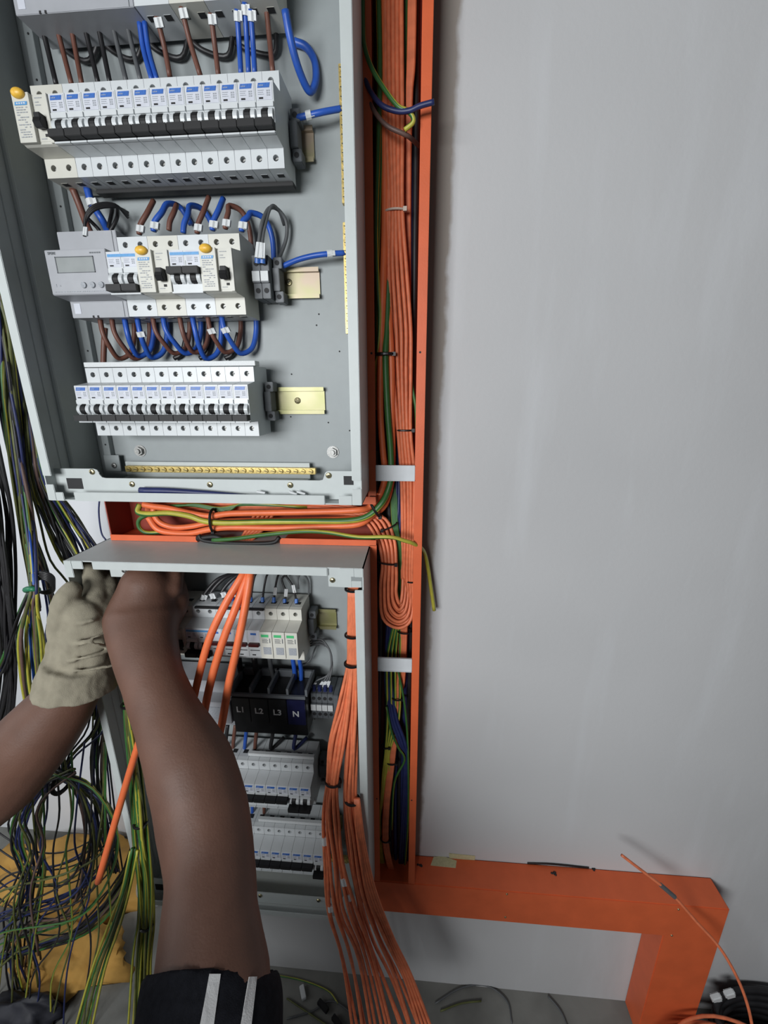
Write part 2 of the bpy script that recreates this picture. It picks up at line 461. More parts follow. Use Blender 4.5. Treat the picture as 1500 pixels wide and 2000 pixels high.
r2 = rail(-0.0125, -0.440, -0.1245, 'yellow zinc mounting rail with a screw, beside the lowest row of the upper box', 'rail_zinc_plain')
for rr_, zz_, xx_ in ((r, 0.132, -0.164), (r2, -0.0125, -0.162)):
    f = MB(); screw(f, (xx_, 0.5797, zz_), 0.0042); f.build('rail_screw', ['screw_brassy', 'hole_dark'], rr_)
rail(-0.343, -0.440, -0.1205, 'olive zinc mounting rail beside the surge arresters in the lower box', 'rail_zinc_plain')
rail(-0.479, -0.440, -0.110, 'zinc mounting rail carrying the L1 to N distribution block', 'rail_zinc_plain')
rail(-0.622, -0.440, -0.125, 'zinc mounting rail behind the third breaker row of the lower box', 'rail_zinc_plain')
rail(-0.765, -0.440, -0.125, 'zinc mounting rail behind the bottom breaker row of the lower box', 'rail_zinc_plain')

# ------------------------------------------------------------------ modular devices; local frame: x right, y=0 nose plane, z=0 rail centre
PITCH = 0.0182
BODY = [(0.0695, -0.0425), (0.0245, -0.0425), (0.0240, -0.0242), (0.0030, -0.0236), (0.0, -0.0225), (0.0, 0.0200), (0.0235, 0.0240), (0.0240, 0.0415), (0.0300, 0.0425), (0.0695, 0.0425)]
def body_shell(mb, x0, x1, mods, nose_skip=False, mi=0, prof=None):
    prof = prof or BODY
    mb.prism(prof, x0, x1, mi, skip=(1, 6))
    w = (x1 - x0) / mods
    for k in range(mods):
        a = x0 + k * w; c = a + w / 2
        mb.plate_hole(a, a + w, -0.0425, -0.0242, 0.0243, c, -0.0330, 0.0031, 0.007, mi, 1)
        mb.plate_hole(a, a + w, 0.0240, 0.0415, 0.0238, c, 0.0335, 0.0031, 0.007, mi, 1)
        # wire entry slots, top and bottom
        mb.box(a + 0.005, a + 0.013, 0.036, 0.044, -0.0428, -0.0424, 1)
        mb.box(a + 0.005, a + 0.013, 0.036, 0.044, 0.0424, 0.0428, 1)
def term_screws(mods, x0, w, parent, rows=(-0.0330, 0.0335)):
    for zc in rows:
        for k in range(mods):
            f = MB(); c = Vector((x0 + w * (k + 0.5), 0.0292, zc))
            f.cyl(c, c + Vector((0, 0.0018, 0)), 0.0026, n=10)
            f.bar(c + Vector((-0.002, -0.0002, -0.0008)), c + Vector((0.002, -0.0002, 0.0008)), 0.0007, 0.0004, 1, up=(0, 1, 0))
            f.build('terminal_screw', ['screw_steel', 'hole_dark'], parent)
def cheeks(mb, a, w, z0=-0.0145, z1=-0.0020, y=-0.0045):
    """curved guards on both sides of a toggle"""
    for (p, q) in ((a + 0.0009, a + 0.0051), (a + w - 0.0058, a + w - 0.0012)):
        prof = [(0.001, z1)] + [(y * math.sin(math.pi * k / 7) ** 0.7 if 0 < k < 7 else 0.0, z1 + (z0 - z1) * k / 7) for k in range(8)] + [(0.001, z0)]
        mb.prism(prof, p, q)
def toggle_mb(mb, a, w, up=False, wide=True):
    cx = a + w / 2 - 0.0003
    z = -0.0080
    mb.tube([(cx - 0.0029, 0.0028, z), (cx + 0.0029, 0.0028, z)], 0.0070, n=18, raw=True)
    s = 1 if up else -1
    z0, z1 = (z - 0.0065, z - 0.0135) if not up else (z + 0.0095, z + 0.0025)
    zl, zh = min(z0, z1), max(z0, z1)
    x0, x1 = (a + 0.0001, a + w - 0.0001) if wide else (cx - 0.0045, cx + 0.0045)
    mb.box(x0, x1, -0.0105, 0.0, zl, zh)
def devlabel(parent, a, w, blue='band_blue', band=True):
    f = MB(); f.box(a + 0.0012, a + w - 0.0014, -0.00035, 0.0, 0.0045, 0.0188)
    lb = f.build('rating_label', 'label_white', parent)
    f = MB()
    x0, x1 = a + 0.0020, a + w - 0.0030
    f.add([(x0, -0.0007, 0.0142), (x1 - 0.0010, -0.0007, 0.0142), (x1, -0.0007, 0.0180), (x0 + 0.0010, -0.0007, 0.0180),
           (x0, -0.0003, 0.0142), (x1 - 0.0010, -0.0003, 0.0142), (x1, -0.0003, 0.0180), (x0 + 0.0010, -0.0003, 0.0180)],
          [(0, 1, 2, 3), (7, 6, 5, 4), (0, 4, 5, 1), (1, 5, 6, 2), (2, 6, 7, 3), (3, 7, 4, 0)])
    for k in range(4):
        f.box(x0 + 0.0016 + k * 0.0012, x0 + 0.0023 + k * 0.0012, -0.00075, -0.0007, 0.0155, 0.0166, 1)
    if band: f.build('brand_band', [blue, 'label_print'], lb)
    f = MB()
    for k in range(3):
        f.box(a + 0.0022, a + 0.0022 + 0.0060 - 0.0008 * (k % 2), -0.0006, -0.0003, 0.0120 - 0.0016 * k, 0.0124 - 0.0016 * k)
    for k in range(3):
        for j in range(2):
            f.box(a + w - 0.0070 + j * 0.002, a + w - 0.0056 + j * 0.002, -0.0006, -0.0003, 0.0112 - 0.0018 * k, 0.0123 - 0.0018 * k)
    f.build('rating_print', 'label_print', lb)
    f = MB(); f.box(a + 0.0030, a + 0.0072, -0.0007, -0.0003, 0.0052, 0.0066); f.build('contact_indicator', 'black_plastic', lb)
def make_breaker(mods=1, up=False, blue='band_blue', bodymat='breaker_white', sc=True):
    root = empty('circuit_breaker', (0, 0, 0), local=True)
    w = PITCH - 0.0003
    W = PITCH * mods - 0.0003
    f = MB(); body_shell(f, 0, W, mods)
    for k in range(mods):
        a = k * PITCH
        f.box(a + 0.0005, a + w - 0.0005, -0.0018, 0.001, -0.0015, 0.0030)
        cheeks(f, a, w)
        if mods > 1 and k: f.box(a - 0.0003, a + 0.0003, -0.0003, 0.0002, 0.003, 0.0095, 1)
    f.box(0.0002, W - 0.0002, -0.0030, 0.001, -0.0238, -0.0222)
    f.build('body', [bodymat, 'hole_dark'], root, bevel=0.00025)
    for k in range(mods):
        devlabel(root, k * PITCH, w, blue, band=(mods == 1))
    f = MB()
    for k in range(mods): toggle_mb(f, k * PITCH, w, up)
    f.build('toggle', 'black_plastic', root, bevel=0.0004)
    if mods > 1:
        f = MB(); f.box(0.0015, W - 0.0015, -0.0008, -0.0003, 0.0146, 0.0174); f.build('brand_stripe', 'band_light_blue', root)
    if sc: term_screws(mods, 0, PITCH, root)
    return root
def make_rcd():
    root = empty('residual_current_unit', (0, 0, 0), local=True)
    W = 2 * PITCH - 0.0003
    f = MB(); body_shell(f, 0, W, 2)
    f.box(0.0002, 0.0186, -0.0045, 0.001, -0.0225, 0.0200)
    f.box(W - 0.0040, W - 0.0002, -0.0020, 0.001, -0.0225, 0.0200)
    f.build('body', ['breaker_cream', 'hole_dark'], root, bevel=0.0003)
    f = MB(); f.box(0.0192, W - 0.0046, -0.0004, 0.0008, -0.0205, 0.0185); f.build('lever_recess', 'breaker_cream', root)
    f = MB()
    for (z, q) in ((0.0165, 0.008), (0.0130, 0.004), (0.0105, 0.006), (-0.0185, 0.006)): f.box(0.0215, 0.0215 + q, -0.0008, -0.0003, z, z + 0.0006)
    f.build('recess_print', 'label_print', root)
    f = MB(); f.box(0.0235, 0.0305, -0.0090, 0.0, -0.0040, 0.0010); f.prism([(0.0, -0.0100), (-0.0075, -0.0120), (-0.0110, -0.0075), (-0.0090, -0.0030), (0.0, -0.0030)], 0.0225, 0.0315)
    f.build('lever', 'black_plastic', root, bevel=0.0006)
    f = MB(); f.box(0.0265, 0.0300, -0.0008, -0.0002, -0.0165, -0.0140); f.build('contact_indicator', 'hole_dark', root)
    f = MB(); f.ball((0.0088, -0.0055, 0.0188), 0.0070, 0.0045, 0.0046, nu=20, nv=12)
    f.build('test_button', 'knob_yellow', root, smooth=True)
    f = MB(); f.add([(0.0022, -0.0049, 0.0092), (0.0156, -0.0049, 0.0092), (0.0163, -0.0049, 0.0122), (0.0030, -0.0049, 0.0122)], [(0, 1, 2, 3)])
    for k in range(4): f.box(0.0045 + k * 0.0026, 0.0062 + k * 0.0026, -0.0051, -0.0049, 0.0101, 0.0114, 1)
    f.build('brand_band', ['band_light_blue', 'label_white'], root)
    f = MB()
    rr = random.Random(3)
    for k in range(13):
        z = 0.0070 - 0.0021 * k; x = 0.0030
        while x < 0.0150:
            q = rr.uniform(0.0012, 0.0032)
            if rr.random() < 0.75: f.box(x, min(x + q, 0.0158), -0.0049, -0.0045, z, z + 0.0008)
            x += q + 0.0008
    f.build('rating_print', 'label_print', root)
    term_screws(2, 0, PITCH, root)
    return root
def text_mesh(txt, size, parent, name, m, loc, extrude=0.0002):
    cu = bpy.data.curves.new(name, 'FONT'); cu.body = txt; cu.size = size; cu.extrude = extrude; cu.align_x = 'CENTER'; cu.align_y = 'CENTER'; cu.offset = size * 0.025
    tmp = bpy.data.objects.new('tmp_text', cu); COL.objects.link(tmp)
    bpy.context.view_layer.update()
    me = bpy.data.meshes.new_from_object(tmp.evaluated_get(bpy.context.evaluated_depsgraph_get()))
    bpy.data.objects.remove(tmp)
    me.transform(Matrix.Rotation(math.pi / 2, 4, 'X'))
    me.transform(Matrix.Translation(Vector(loc)))
    me.materials.clear(); me.materials.append(MATS[m])
    o = bpy.data.objects.new(name, me); COL.objects.link(o); o.parent = parent
    return o
def make_meter(W, label):
    root = empty('energy_meter', (0, 0, 0), local=True)
    tag(root, label, 'electricity meter')
    f = MB()
    prof = [(0.0695, -0.0430), (0.0240, -0.0430), (0.0240, -0.0250), (0.0010, -0.0225), (0.0, -0.0215), (0.0, 0.0230), (0.0010, 0.0238), (0.0240, 0.0240), (0.0240, 0.0490), (0.0695, 0.0490)]
    f.prism(prof, 0, W)
    f.build('body', 'meter_grey', root, bevel=0.0005)
    k = W / 0.072
    f = MB()
    x0, x1, z0, z1 = 0.0115, 0.0570 * k, 0.0000, 0.0165
    f.box(x0, x1, -0.0008, 0.0, z1 - 0.0009, z1, 0); f.box(x0, x0 + 0.0009, -0.0008, 0.0, z0, z1, 0); f.box(x0, x1, -0.0008, 0.0, z0, z0 + 0.0006, 0); f.box(x1 - 0.0006, x1, -0.0008, 0.0, z0, z1, 0)
    sc_ = f.build('screen_frame', 'terminal_grey', root)
    f = MB(); f.box(x0 + 0.001, x1 - 0.001, -0.0004, 0.0, z0 + 0.0005, z1 - 0.001); f.build('screen', 'lcd', sc_)
    for i in range(3):
        f = MB(); c = Vector((W - 0.0315 + i * 0.0105, 0.0, -0.0128)); f.cyl(c, c - Vector((0, 0.0018, 0)), 0.0034, 0.0030, n=18)
        f.build('push_button', 'label_print', root)
    for zb in (-0.0425, 0.0255):
        f = MB(); f.box(W - 0.0050, W - 0.0044, 0.0236, 0.0240, zb, zb + (0.017 if zb < 0 else 0.023)); f.build('cover_seam', 'terminal_grey', root)
    f = MB(); f.box(0.0045, 0.0125, 0.0236, 0.0240, -0.0385, -0.0270); f.build('white_sticker', 'label_white', root)
    f = MB(); f.box(0.0065, 0.0072, -0.0003, 0.0, -0.0140, -0.0110); f.box(0.0105, 0.0122, -0.0003, 0.0, -0.0136, -0.0120)
    xx = 0.003
    rr = random.Random(5)
    while xx < W - 0.006:
        q = rr.uniform(0.001, 0.003); f.box(xx, xx + q, -0.0003, 0.0, -0.0196, -0.0188); xx += q + 0.0009
    f.build('face_print', 'label_print', root)
    text_mesh('SPERE', 0.0036, root, 'maker_mark', 'terminal_grey', (0.0085, -0.0003, 0.0200))
    f = MB()
    for i in range(5): f.box(W - 0.0185 + i * 0.0027, W - 0.0165 + i * 0.0027, -0.0003, 0.0, 0.0190, 0.0204)
    f.build('type_mark', 'terminal_grey', root)
    f = MB()
    for q in (0.026, 0.032): f.box(q, q + 0.0022, 0.0237, 0.0241, -0.0430, -0.0405)
    f.build('cover_catch', 'hole_dark', root)
    return root

TN = 0.505
def place(proto, first, x, z, label, cat, group):
    o = proto if first else copy_tree(proto)
    o.location = (x, TN, z + H)
    tag(o, label, cat, group)
    return o
pb = make_breaker(1)
used = [False]
def put_row(x0, z, n, where, group, proto=pb, skip_first=False):
    out = []
    for i in range(n):
        first = (proto is pb and not used[0])
        out.append(place(proto, first, x0 + i * PITCH, z, f'white single-pole breaker, {ORD[i]} from the left in {where}', 'circuit breaker', group))
        if first: used[0] = True
    return out
rcd = make_rcd()
place(rcd, True, -0.4195, 0.274, 'cream residual current unit with yellow button at the left end of the top full row', 'circuit breaker', 'residual current units')
put_row(-0.4195 + 2 * PITCH, 0.274, 13, 'the upper box top full row', 'breakers in the top full row')
m1 = make_meter(0.072, 'grey digital meter with small screen and three buttons in the upper box middle row')
m1.location = (-0.4215, TN, 0.130 + H)
p2 = make_breaker(2, blue='band_light_blue')
place(p2, True, -0.3490, 0.130, 'white two-pole breaker with toggles down, directly right of the grey meter', 'circuit breaker', 'two-pole breakers in the meter row')
x = -0.3490 + 2 * PITCH
place(rcd, False, x, 0.130, 'cream residual current unit with yellow button, nearer the meter, in the meter row', 'circuit breaker', 'residual current units')
x += 2 * PITCH
p2u = make_breaker(2, up=True, blue='band_light_blue')
place(p2u, True, x, 0.130, 'white two-pole breaker with toggles up, between two yellow-buttoned units', 'circuit breaker', 'two-pole breakers in the meter row')
x += 2 * PITCH
place(rcd, False, x, 0.130, 'cream residual current unit with yellow button at the right end of the meter row', 'circuit breaker', 'residual current units')
put_row(-0.4185, -0.0125, 12, 'the lowest row of the upper box', 'breakers in the lowest upper row')
# top partly cropped row
m0 = make_meter(0.128, 'large grey meter cut off by the top edge of the photo')
m0.location = (-0.4200, TN, 0.417 + H)
for i in range(4):
    place(rcd if i % 2 else p2, False, -0.4200 + 0.1285 + i * 2 * PITCH, 0.417,
          f'white two-module device cut off at the top, {ORD[i]} to the right of the large meter', 'circuit breaker', 'devices in the topmost row')
# lower box, surge arresters
def make_surge():
    root = empty('surge_arrester', (0, 0, 0), local=True)
    w = 0.0179
    f = MB(); body_shell(f, 0, w, 1)
    f.box(0.0003, w - 0.0003, -0.0030, 0.001, -0.0225, 0.0200)
    f.build('body', ['breaker_cream', 'hole_dark'], root, bevel=0.0003)
    f = MB(); f.box(0.0025, 0.0130, -0.0034, -0.0030, 0.0120, 0.0160); f.build('green_mark', 'green_label', root)
    f = MB()
    for k in range(4):
        f.box(0.0035, 0.0120 - 0.0012 * (k % 2), -0.0034, -0.0030, 0.0030 + 0.0018 * k, 0.0036 + 0.0018 * k)
    f.box(0.0140, 0.0150, -0.0034, -0.0030, 0.0030, 0.0100)
    f.build('rating_print', 'terminal_grey', root)
    f = MB(); f.box(0.0045, 0.0155, -0.0034, -0.0030, -0.0155, -0.0040); f.build('grey_square', 'label_print', root)
    term_screws(1, 0, PITCH, root)
    return root
sg = make_surge()
for i in range(3):
    place(sg, i == 0, -0.2150 + i * PITCH, -0.343, f'cream surge arrester with green label, {ORD[i]} of three from the left', 'surge arrester', 'surge arresters in the lower box')
def make_fuse():
    root = empty('fuse_switch', (0, 0, 0), local=True)
    w = 0.0179
    f = MB(); body_shell(f, 0, w, 1)
    f.build('body', ['breaker_white', 'hole_dark'], root, bevel=0.0003)
    f = MB(); f.box(0.0012, w - 0.0014, -0.00035, 0.0, 0.0030, 0.0188); lb = f.build('rating_label', 'label_white', root)
    f = MB(); f.box(0.0045, 0.0125, -0.0007, -0.0003, 0.0130, 0.0160); f.build('brand_band', 'band_blue', lb)
    f = MB(); f.box(0.0015, w - 0.0015, -0.0050, 0.0, -0.0040, 0.0008); f.build('toggle', 'maroon', root, bevel=0.0004)
    f = MB(); f.box(0.0020, w - 0.0020, -0.0006, 0.0, -0.0122, -0.0114); f.box(0.0045, 0.0095, -0.0006, 0.0, -0.0200, -0.0185); f.build('face_print', 'hole_dark', root)
    term_screws(1, 0, PITCH, root)
    return root
mat('maroon', (70, 24, 26), 0.4)
fz = make_fuse()
for i in range(4):
    place(fz, i == 0, -0.2150 - (i + 1) * PITCH, -0.343, f'white switch with dark red toggle, {ORD[i]} to the left of the surge arresters', 'circuit breaker', 'red-toggled switches in the lower box')
x = -0.2150 - 5 * PITCH
place(p2, False, x - PITCH, -0.343, 'white two-pole device behind the orange cables, right of the yellow-buttoned unit in the lower box', 'circuit breaker', 'two-pole devices in the lower box')
place(rcd, False, x - 3 * PITCH, -0.343, 'pale residual current unit with yellow button right beside the bare forearm', 'circuit breaker', 'residual current units')
place(p2, False, x - 5 * PITCH, -0.343, 'white two-pole device half hidden behind the working hand in the lower box', 'circuit breaker', 'two-pole devices in the lower box')
# lower rows
pu = make_breaker(1, up=True)
for i in range(13):
    up = i < 11
    pr_ = pu if up else pb
    place(pr_, (i == 0), -0.1575 - (13 - i) * PITCH, -0.622, f'white single-pole breaker in the lower box third row, {ORD[12 - i]} from its right end', 'circuit breaker', 'breakers in the lower box third row')
for i in range(14):
    up = i < 13
    pr_ = pu if up else pb
    place(pr_, False, -0.1430 - (14 - i) * PITCH, -0.765, f'white single-pole breaker in the lower box bottom row, {ORD[13 - i]} from its right end', 'circuit breaker', 'breakers in the lower box bottom row')

# comb busbars and end stops
tag(boxes([(-0.4160, -0.1965, 0.525, 0.540, 0.0300, 0.0355)], 'comb_busbar', 'marker_white'), 'white busbar strip along the top of the lowest upper row', 'busbar')
f = MB(); f.box(-0.3850, -0.1460, 0.558, 0.571, 0.2270, 0.2312)
tag(f.build('comb_busbar', 'black_plastic', bevel=0.0003), 'black busbar strip under the top full breaker row', 'busbar')
tag(boxes([(-0.2685, -0.1580, 0.536, 0.542, -0.5790, -0.5735)], 'comb_busbar', 'marker_white'), 'white busbar strip on the third row of the lower box', 'busbar')
tag(boxes([(-0.2640, -0.1460, 0.536, 0.542, -0.7220, -0.7165)], 'comb_busbar', 'marker_white'), 'white busbar strip on the bottom breaker row', 'busbar')
def end_stop(x, z, label):
    f = MB()
    f.box(x, x + 0.0085, 0.553, 0.574, -0.013 + z, 0.012 + z); f.box(x + 0.001, x + 0.0115, 0.556, 0.574, 0.012 + z, 0.024 + z); f.box(x + 0.001, x + 0.0115, 0.556, 0.574, -0.025 + z, -0.013 + z)
    o = f.build('rail_end_stop', 'terminal_grey', bevel=0.0006)
    for dz in (0.018, -0.019):
        g = MB(); c = Vector((x + 0.006, 0.556, z + dz)); g.cyl(c, c - Vector((0, 0.0006, 0)), 0.0028, n=12); g.build('clamp_screw', 'hole_dark', o)
    return tag(o, label, 'end clamp')
end_stop(-0.1455, 0.274, 'grey end clamp right of the top full breaker row')
end_stop(-0.1765, 0.130, 'grey end clamp beside the small grey terminal blocks')
end_stop(-0.1985, -0.0125, 'grey end clamp right of the lowest upper row')
end_stop(-0.1590, -0.343, 'grey end clamp right of the surge arresters')
end_stop(-0.1555, -0.622, 'grey end clamp right of the third row in the lower box')
# terminal blocks
def terminal_block(x, z, label, group, w=0.0100, t=0.5430):
    root = empty('terminal_block', (x + w / 2, t + 0.02, z - 0.02), label, 'terminal block', group)
    f = MB(); f.box(x, x + w - 0.0003, t, 0.574, z - 0.0230, z + 0.0230); f.box(x, x + w - 0.0003, t - 0.0035, t, z - 0.0065, z + 0.0065)
    f.build('body', 'terminal_grey', root, bevel=0.0005)
    f = MB(); f.box(x + 0.0003, x + w - 0.0006, t - 0.0042, t - 0.0034, z - 0.0050, z + 0.0055); f.build('marker', 'marker_white', root)
    for dz in (0.0145, -0.0145):
        f = MB(); f.cyl((x + w / 2, t, z + dz), (x + w / 2, t - 0.0006, z + dz), 0.0029, n=14); f.build('screw_hole', 'hole_dark', root)
    return root
for i in range(2):
    terminal_block(-0.1965 + i * 0.0102, 0.130, f'small grey terminal block, {"left" if i == 0 else "right"} one of the pair beside the meter row', 'terminal blocks in the upper box')
for i in range(4):
    terminal_block(-0.1560 + i * 0.0088, -0.470, f'small grey terminal block right of the distribution block, {ORD[i]} from the left', 'terminal blocks in the lower box', w=0.0088, t=0.5330)
tag(boxes([(-0.1205, -0.1125, 0.5300, 0.574, -0.4980, -0.4470)], 'rail_end_stop', 'terminal_grey', bevel=0.0008), 'grey end clamp beside the orange cable bundle', 'end clamp')

# distribution block L1 L2 L3 N
root = empty('distribution_block', (-0.2150, 0.54, -0.50), 'dark distribution block marked L1 L2 L3 N in the lower box', 'distribution block')
f = MB(); f.box(-0.2720, -0.1580, 0.5120, 0.574, -0.5080, -0.4370)
f.build('base', 'block_black', root, bevel=0.001)
f = MB()
for i in range(5):
    x = -0.2720 + i * 0.0283
    f.box(x, x + 0.0035, 0.5130, 0.560, -0.4370, -0.4250)
f.box(-0.2720, -0.1580, 0.5560, 0.5600, -0.4370, -0.4250)
f.box(-0.2720, -0.1580, 0.5100, 0.5135, -0.4400, -0.4350)
f.build('divider', 'terminal_grey', root)
for i, t_ in enumerate(('L1', 'L2', 'L3', 'N')):
    x = -0.2715 + i * 0.0283
    f = MB(); f.box(x + 0.0004, x + 0.0279, 0.5085, 0.5118, -0.4850, -0.4410)
    wd = f.build('cover_window', 'block_navy' if t_ == 'N' else 'block_black', root, bevel=0.0006)
    o_ = text_mesh(t_, 0.0135, wd, 'phase_mark', 'marker_white', (0, 0, 0))
    o_.data.transform(Matrix.Translation(Vector((x + 0.0135, 0.5081, -0.4620 - 0.0010 * i)) - ORIG[wd.name]))
# meter-like module on the left of row B
f = MB(); f.prism([(0.574, -0.512), (0.529, -0.512), (0.529, -0.492), (0.509, -0.490), (0.509, -0.452), (0.529, -0.450), (0.529, -0.430), (0.574, -0.430)], -0.4150, -0.2745)
o = f.build('control_module', 'meter_grey', bevel=0.0006); tag(o, 'pale grey module left of the distribution block, half behind the forearm', 'control module')
f = MB(); f.box(-0.335, -0.285, 0.5080, 0.509, -0.482, -0.460); f.build('face_plate', 'label_print', o)

# brass bars
def brass_bar(a, b, label, n, vertical=False):
    a = Vector(a); b = Vector(b)
    root = empty('brass_terminal_bar', (a + b) / 2, label, 'terminal bar')
    f = MB(); f.bar(a, b, 0.0085, 0.0085 if not vertical else 0.0085, 0, up=(0, 1, 0)); f.build('bar', 'brass', root, bevel=0.0004)
    for i in range(n):
        c = a.lerp(b, (i + 0.6) / (n + 0.2)) - Vector((0, 0.0043, 0))
        f = MB(); f.cyl(c, c - Vector((0, 0.0022, 0)), 0.0033, 0.0029, n=10)
        f.bar(c + Vector((-0.0025, -0.0023, 0.0005)), c + Vector((0.0025, -0.0023, -0.0005)), 0.0008, 0.0004, 1, up=(0, 1, 0))
        f.build('clamp_screw', ['brass', 'hole_dark'], root)
    return root
rb = brass_bar((-0.4130, 0.566, -0.1055), (-0.1380, 0.566, -0.1065), 'long brass terminal bar with a row of screws above the upper box bottom', 26)
f = MB(); f.box(-0.4180, -0.1480, 0.5710, 0.5725, -0.1180, -0.0965); f.box(-0.4180, -0.1480, 0.5600, 0.5725, -0.1195, -0.1180); f.build('bracket', 'box_paint', rb, bevel=0.0003)
brass_bar((-0.0862, 0.566, 0.338), (-0.0862, 0.566, 0.209), 'vertical brass terminal bar, the upper one behind the right lip', 15, True)
brass_bar((-0.0862, 0.566, 0.190), (-0.0862, 0.566, 0.069), 'vertical brass terminal bar, the lower one behind the right lip', 14, True)
brass_bar((-0.4130, 0.566, -0.8400), (-0.1100, 0.566, -0.8400), 'brass terminal bar in shade at the bottom of the lower box', 26)

# ------------------------------------------------------------------ orange trunking
Y0, Y1 = 0.564, 0.616
DX0, DX1 = -0.0652, 0.0104
w = 0.0015
root = empty('cable_trunking', (-0.03, 0.6, -0.886), 'open orange steel trunking running upright beside both panel boxes', 'cable trunking')
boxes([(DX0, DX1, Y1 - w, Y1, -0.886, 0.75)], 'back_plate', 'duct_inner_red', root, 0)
boxes([(DX0, DX0 + w, Y0, Y1, -0.142, 0.75), (DX0, DX0 + w, Y0, Y1, -0.886, -0.217)], 'side_plate', 'orange_paint', root, 0)
boxes([(DX1 - w, DX1, Y0, Y1, -0.886, 0.75)], 'side_plate', 'orange_paint', root, 0)
boxes([(DX0, -0.0543, Y0 - w, Y0, -0.140, 0.75), (DX0, -0.0543, Y0 - w, Y0, -0.886, -0.213)], 'left_lip', 'orange_paint', root, 0.0004)
boxes([(-0.0014, DX1, Y0 - w, Y0, -0.886, 0.75)], 'right_lip', 'orange_paint', root, 0.0004)
f = MB()
for (u, v) in ((725.5, 690), (820.5, 688), (736, 1560), (804, 1563)):
    c = P(u, v, Y0 - w); f.cyl(c + Vector((0, 0.0002, 0)), c - Vector((0, 0.0002, 0)), 0.0014, n=10)
f.build('lip_holes', 'hole_dark', root)
root = empty('cable_trunking', (-0.26, 0.6, -0.217), 'open orange steel trunking crossing between the two panel boxes', 'cable trunking')
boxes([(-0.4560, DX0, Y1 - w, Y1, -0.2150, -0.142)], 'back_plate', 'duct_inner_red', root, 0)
boxes([(-0.4560, DX0, Y0, Y1, -0.143, -0.1415)], 'top_plate', 'orange_paint', root, 0)
boxes([(-0.4560, -0.3210, Y0 - w, Y0, -0.2145, -0.2055)], 'bottom_lip', 'orange_paint', root, 0.0004)
boxes([(-0.1960, -0.0548, Y0 - w, Y0, -0.2145, -0.2055)], 'bottom_lip', 'orange_paint', root, 0.0004)
boxes([(-0.4560, -0.3210, Y0, Y1, -0.2148, -0.2138), (-0.1960, DX0, Y0, Y1, -0.2148, -0.2138)], 'bottom_plate', 'orange_paint', root, 0)
boxes([(-0.4560, -0.0548, Y0 - w, Y0, -0.1525, -0.1415)], 'top_lip', 'orange_paint', root, 0.0004)
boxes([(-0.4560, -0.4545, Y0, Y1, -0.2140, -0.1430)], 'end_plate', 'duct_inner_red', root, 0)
# closed trunking along the floor zone, with its leg
root = empty('cable_trunking', (0.25, 0.59, -1.0), 'closed orange steel trunking running right below the plaster and down to the floor', 'cable trunking')
f = MB()
pr2 = [(-0.0670, -0.8875), (0.5690, -0.8875), (0.5690, FL), (0.4690, FL), (0.4690, -0.9690), (-0.0670, -0.9690)]
n = len(pr2)
f.add([(x, Y0, z) for x, z in pr2] + [(x, Y1 - 0.0002, z) for x, z in pr2], [list(range(n)), list(range(2 * n - 1, n - 1, -1))] + [(i, i + n, (i + 1) % n + n, (i + 1) % n) for i in range(n)])
body = f.build('duct_body', 'orange_paint', root, bevel=0.0018)
for (u, v) in ((990, 1746), (987, 1791), (1325, 1776), (1312, 1827)):
    f = MB(); c = P(u, v, Y0); f.ball(c, 0.0022, 0.0015, 0.0022, nu=10, nv=6); f.build('rivet', 'screw_brassy', body)
# straps
for (z0_, z1_, lb_) in ((-0.1185, -0.0970, 'white plastic retaining strap across the trunking beside the upper box bottom'), (-0.4225, -0.3985, 'white plastic retaining strap across the trunking beside the lower box')):
    f = MB()
    f.box(-0.0546, -0.0012, 0.5620, 0.5640, z0_, z1_); f.box(-0.0546, -0.0012, 0.5605, 0.5622, z1_ - 0.0012, z1_); f.box(-0.0546, -0.0012, 0.5605, 0.5622, z0_, z0_ + 0.0012)
    tag(f.build('retaining_strap', 'strap_white', bevel=0.0003), lb_, 'strap')
# masking tape scraps and dirt on the duct
f = MB()
q = [P(843, 1672, 0.5950), P(893, 1678, 0.5950), P(890, 1697, 0.5950), P(841, 1690, 0.5950)]
def sheet(pts, th, name, m, label, cat):
    f = MB(); n = len(pts); a = pts[1] - pts[0]; bb = pts[2] - pts[0]; nn = a.cross(bb).normalized() * th
    f.add(list(pts) + [p + nn for p in pts], [list(range(n)), list(range(2 * n - 1, n - 1, -1))] + [(i, i + n, (i + 1) % n + n, (i + 1) % n) for i in range(n)])
    return tag(f.build(name, m), label, cat)
zt = -0.8870
def on_top(u, v):
    c = Vector(((u - 750) / FPX, (v - 1000) / FPX, 1)); r_ = R3.transposed() @ c
    return r_ * (zt / r_.z)
sheet([on_top(847, 1673), on_top(866, 1672), on_top(892, 1681), on_top(890, 1695), on_top(868, 1693), on_top(841, 1690)], 0.0006, 'masking_tape', 'masking_tape', 'torn masking tape scrap with faint writing, left one on the orange duct', 'tape')
sheet([P(877, 1667, 0.6150), P(928, 1672, 0.6150), P(927, 1684, 0.6140), P(878, 1679, 0.6140)], 0.0008, 'masking_tape', 'masking_tape', 'pale masking tape scrap, right one at the plaster edge', 'tape')
f = MB()
f.tube([P(1030, 1686, 0.6145), P(1080, 1688, 0.6140), P(1150, 1695, 0.6145)], 0.0022, n=6, flat=0.5)
tag(f.build('gap_filler', 'black_plastic'), 'black strip in the gap above the orange duct', 'filler strip')
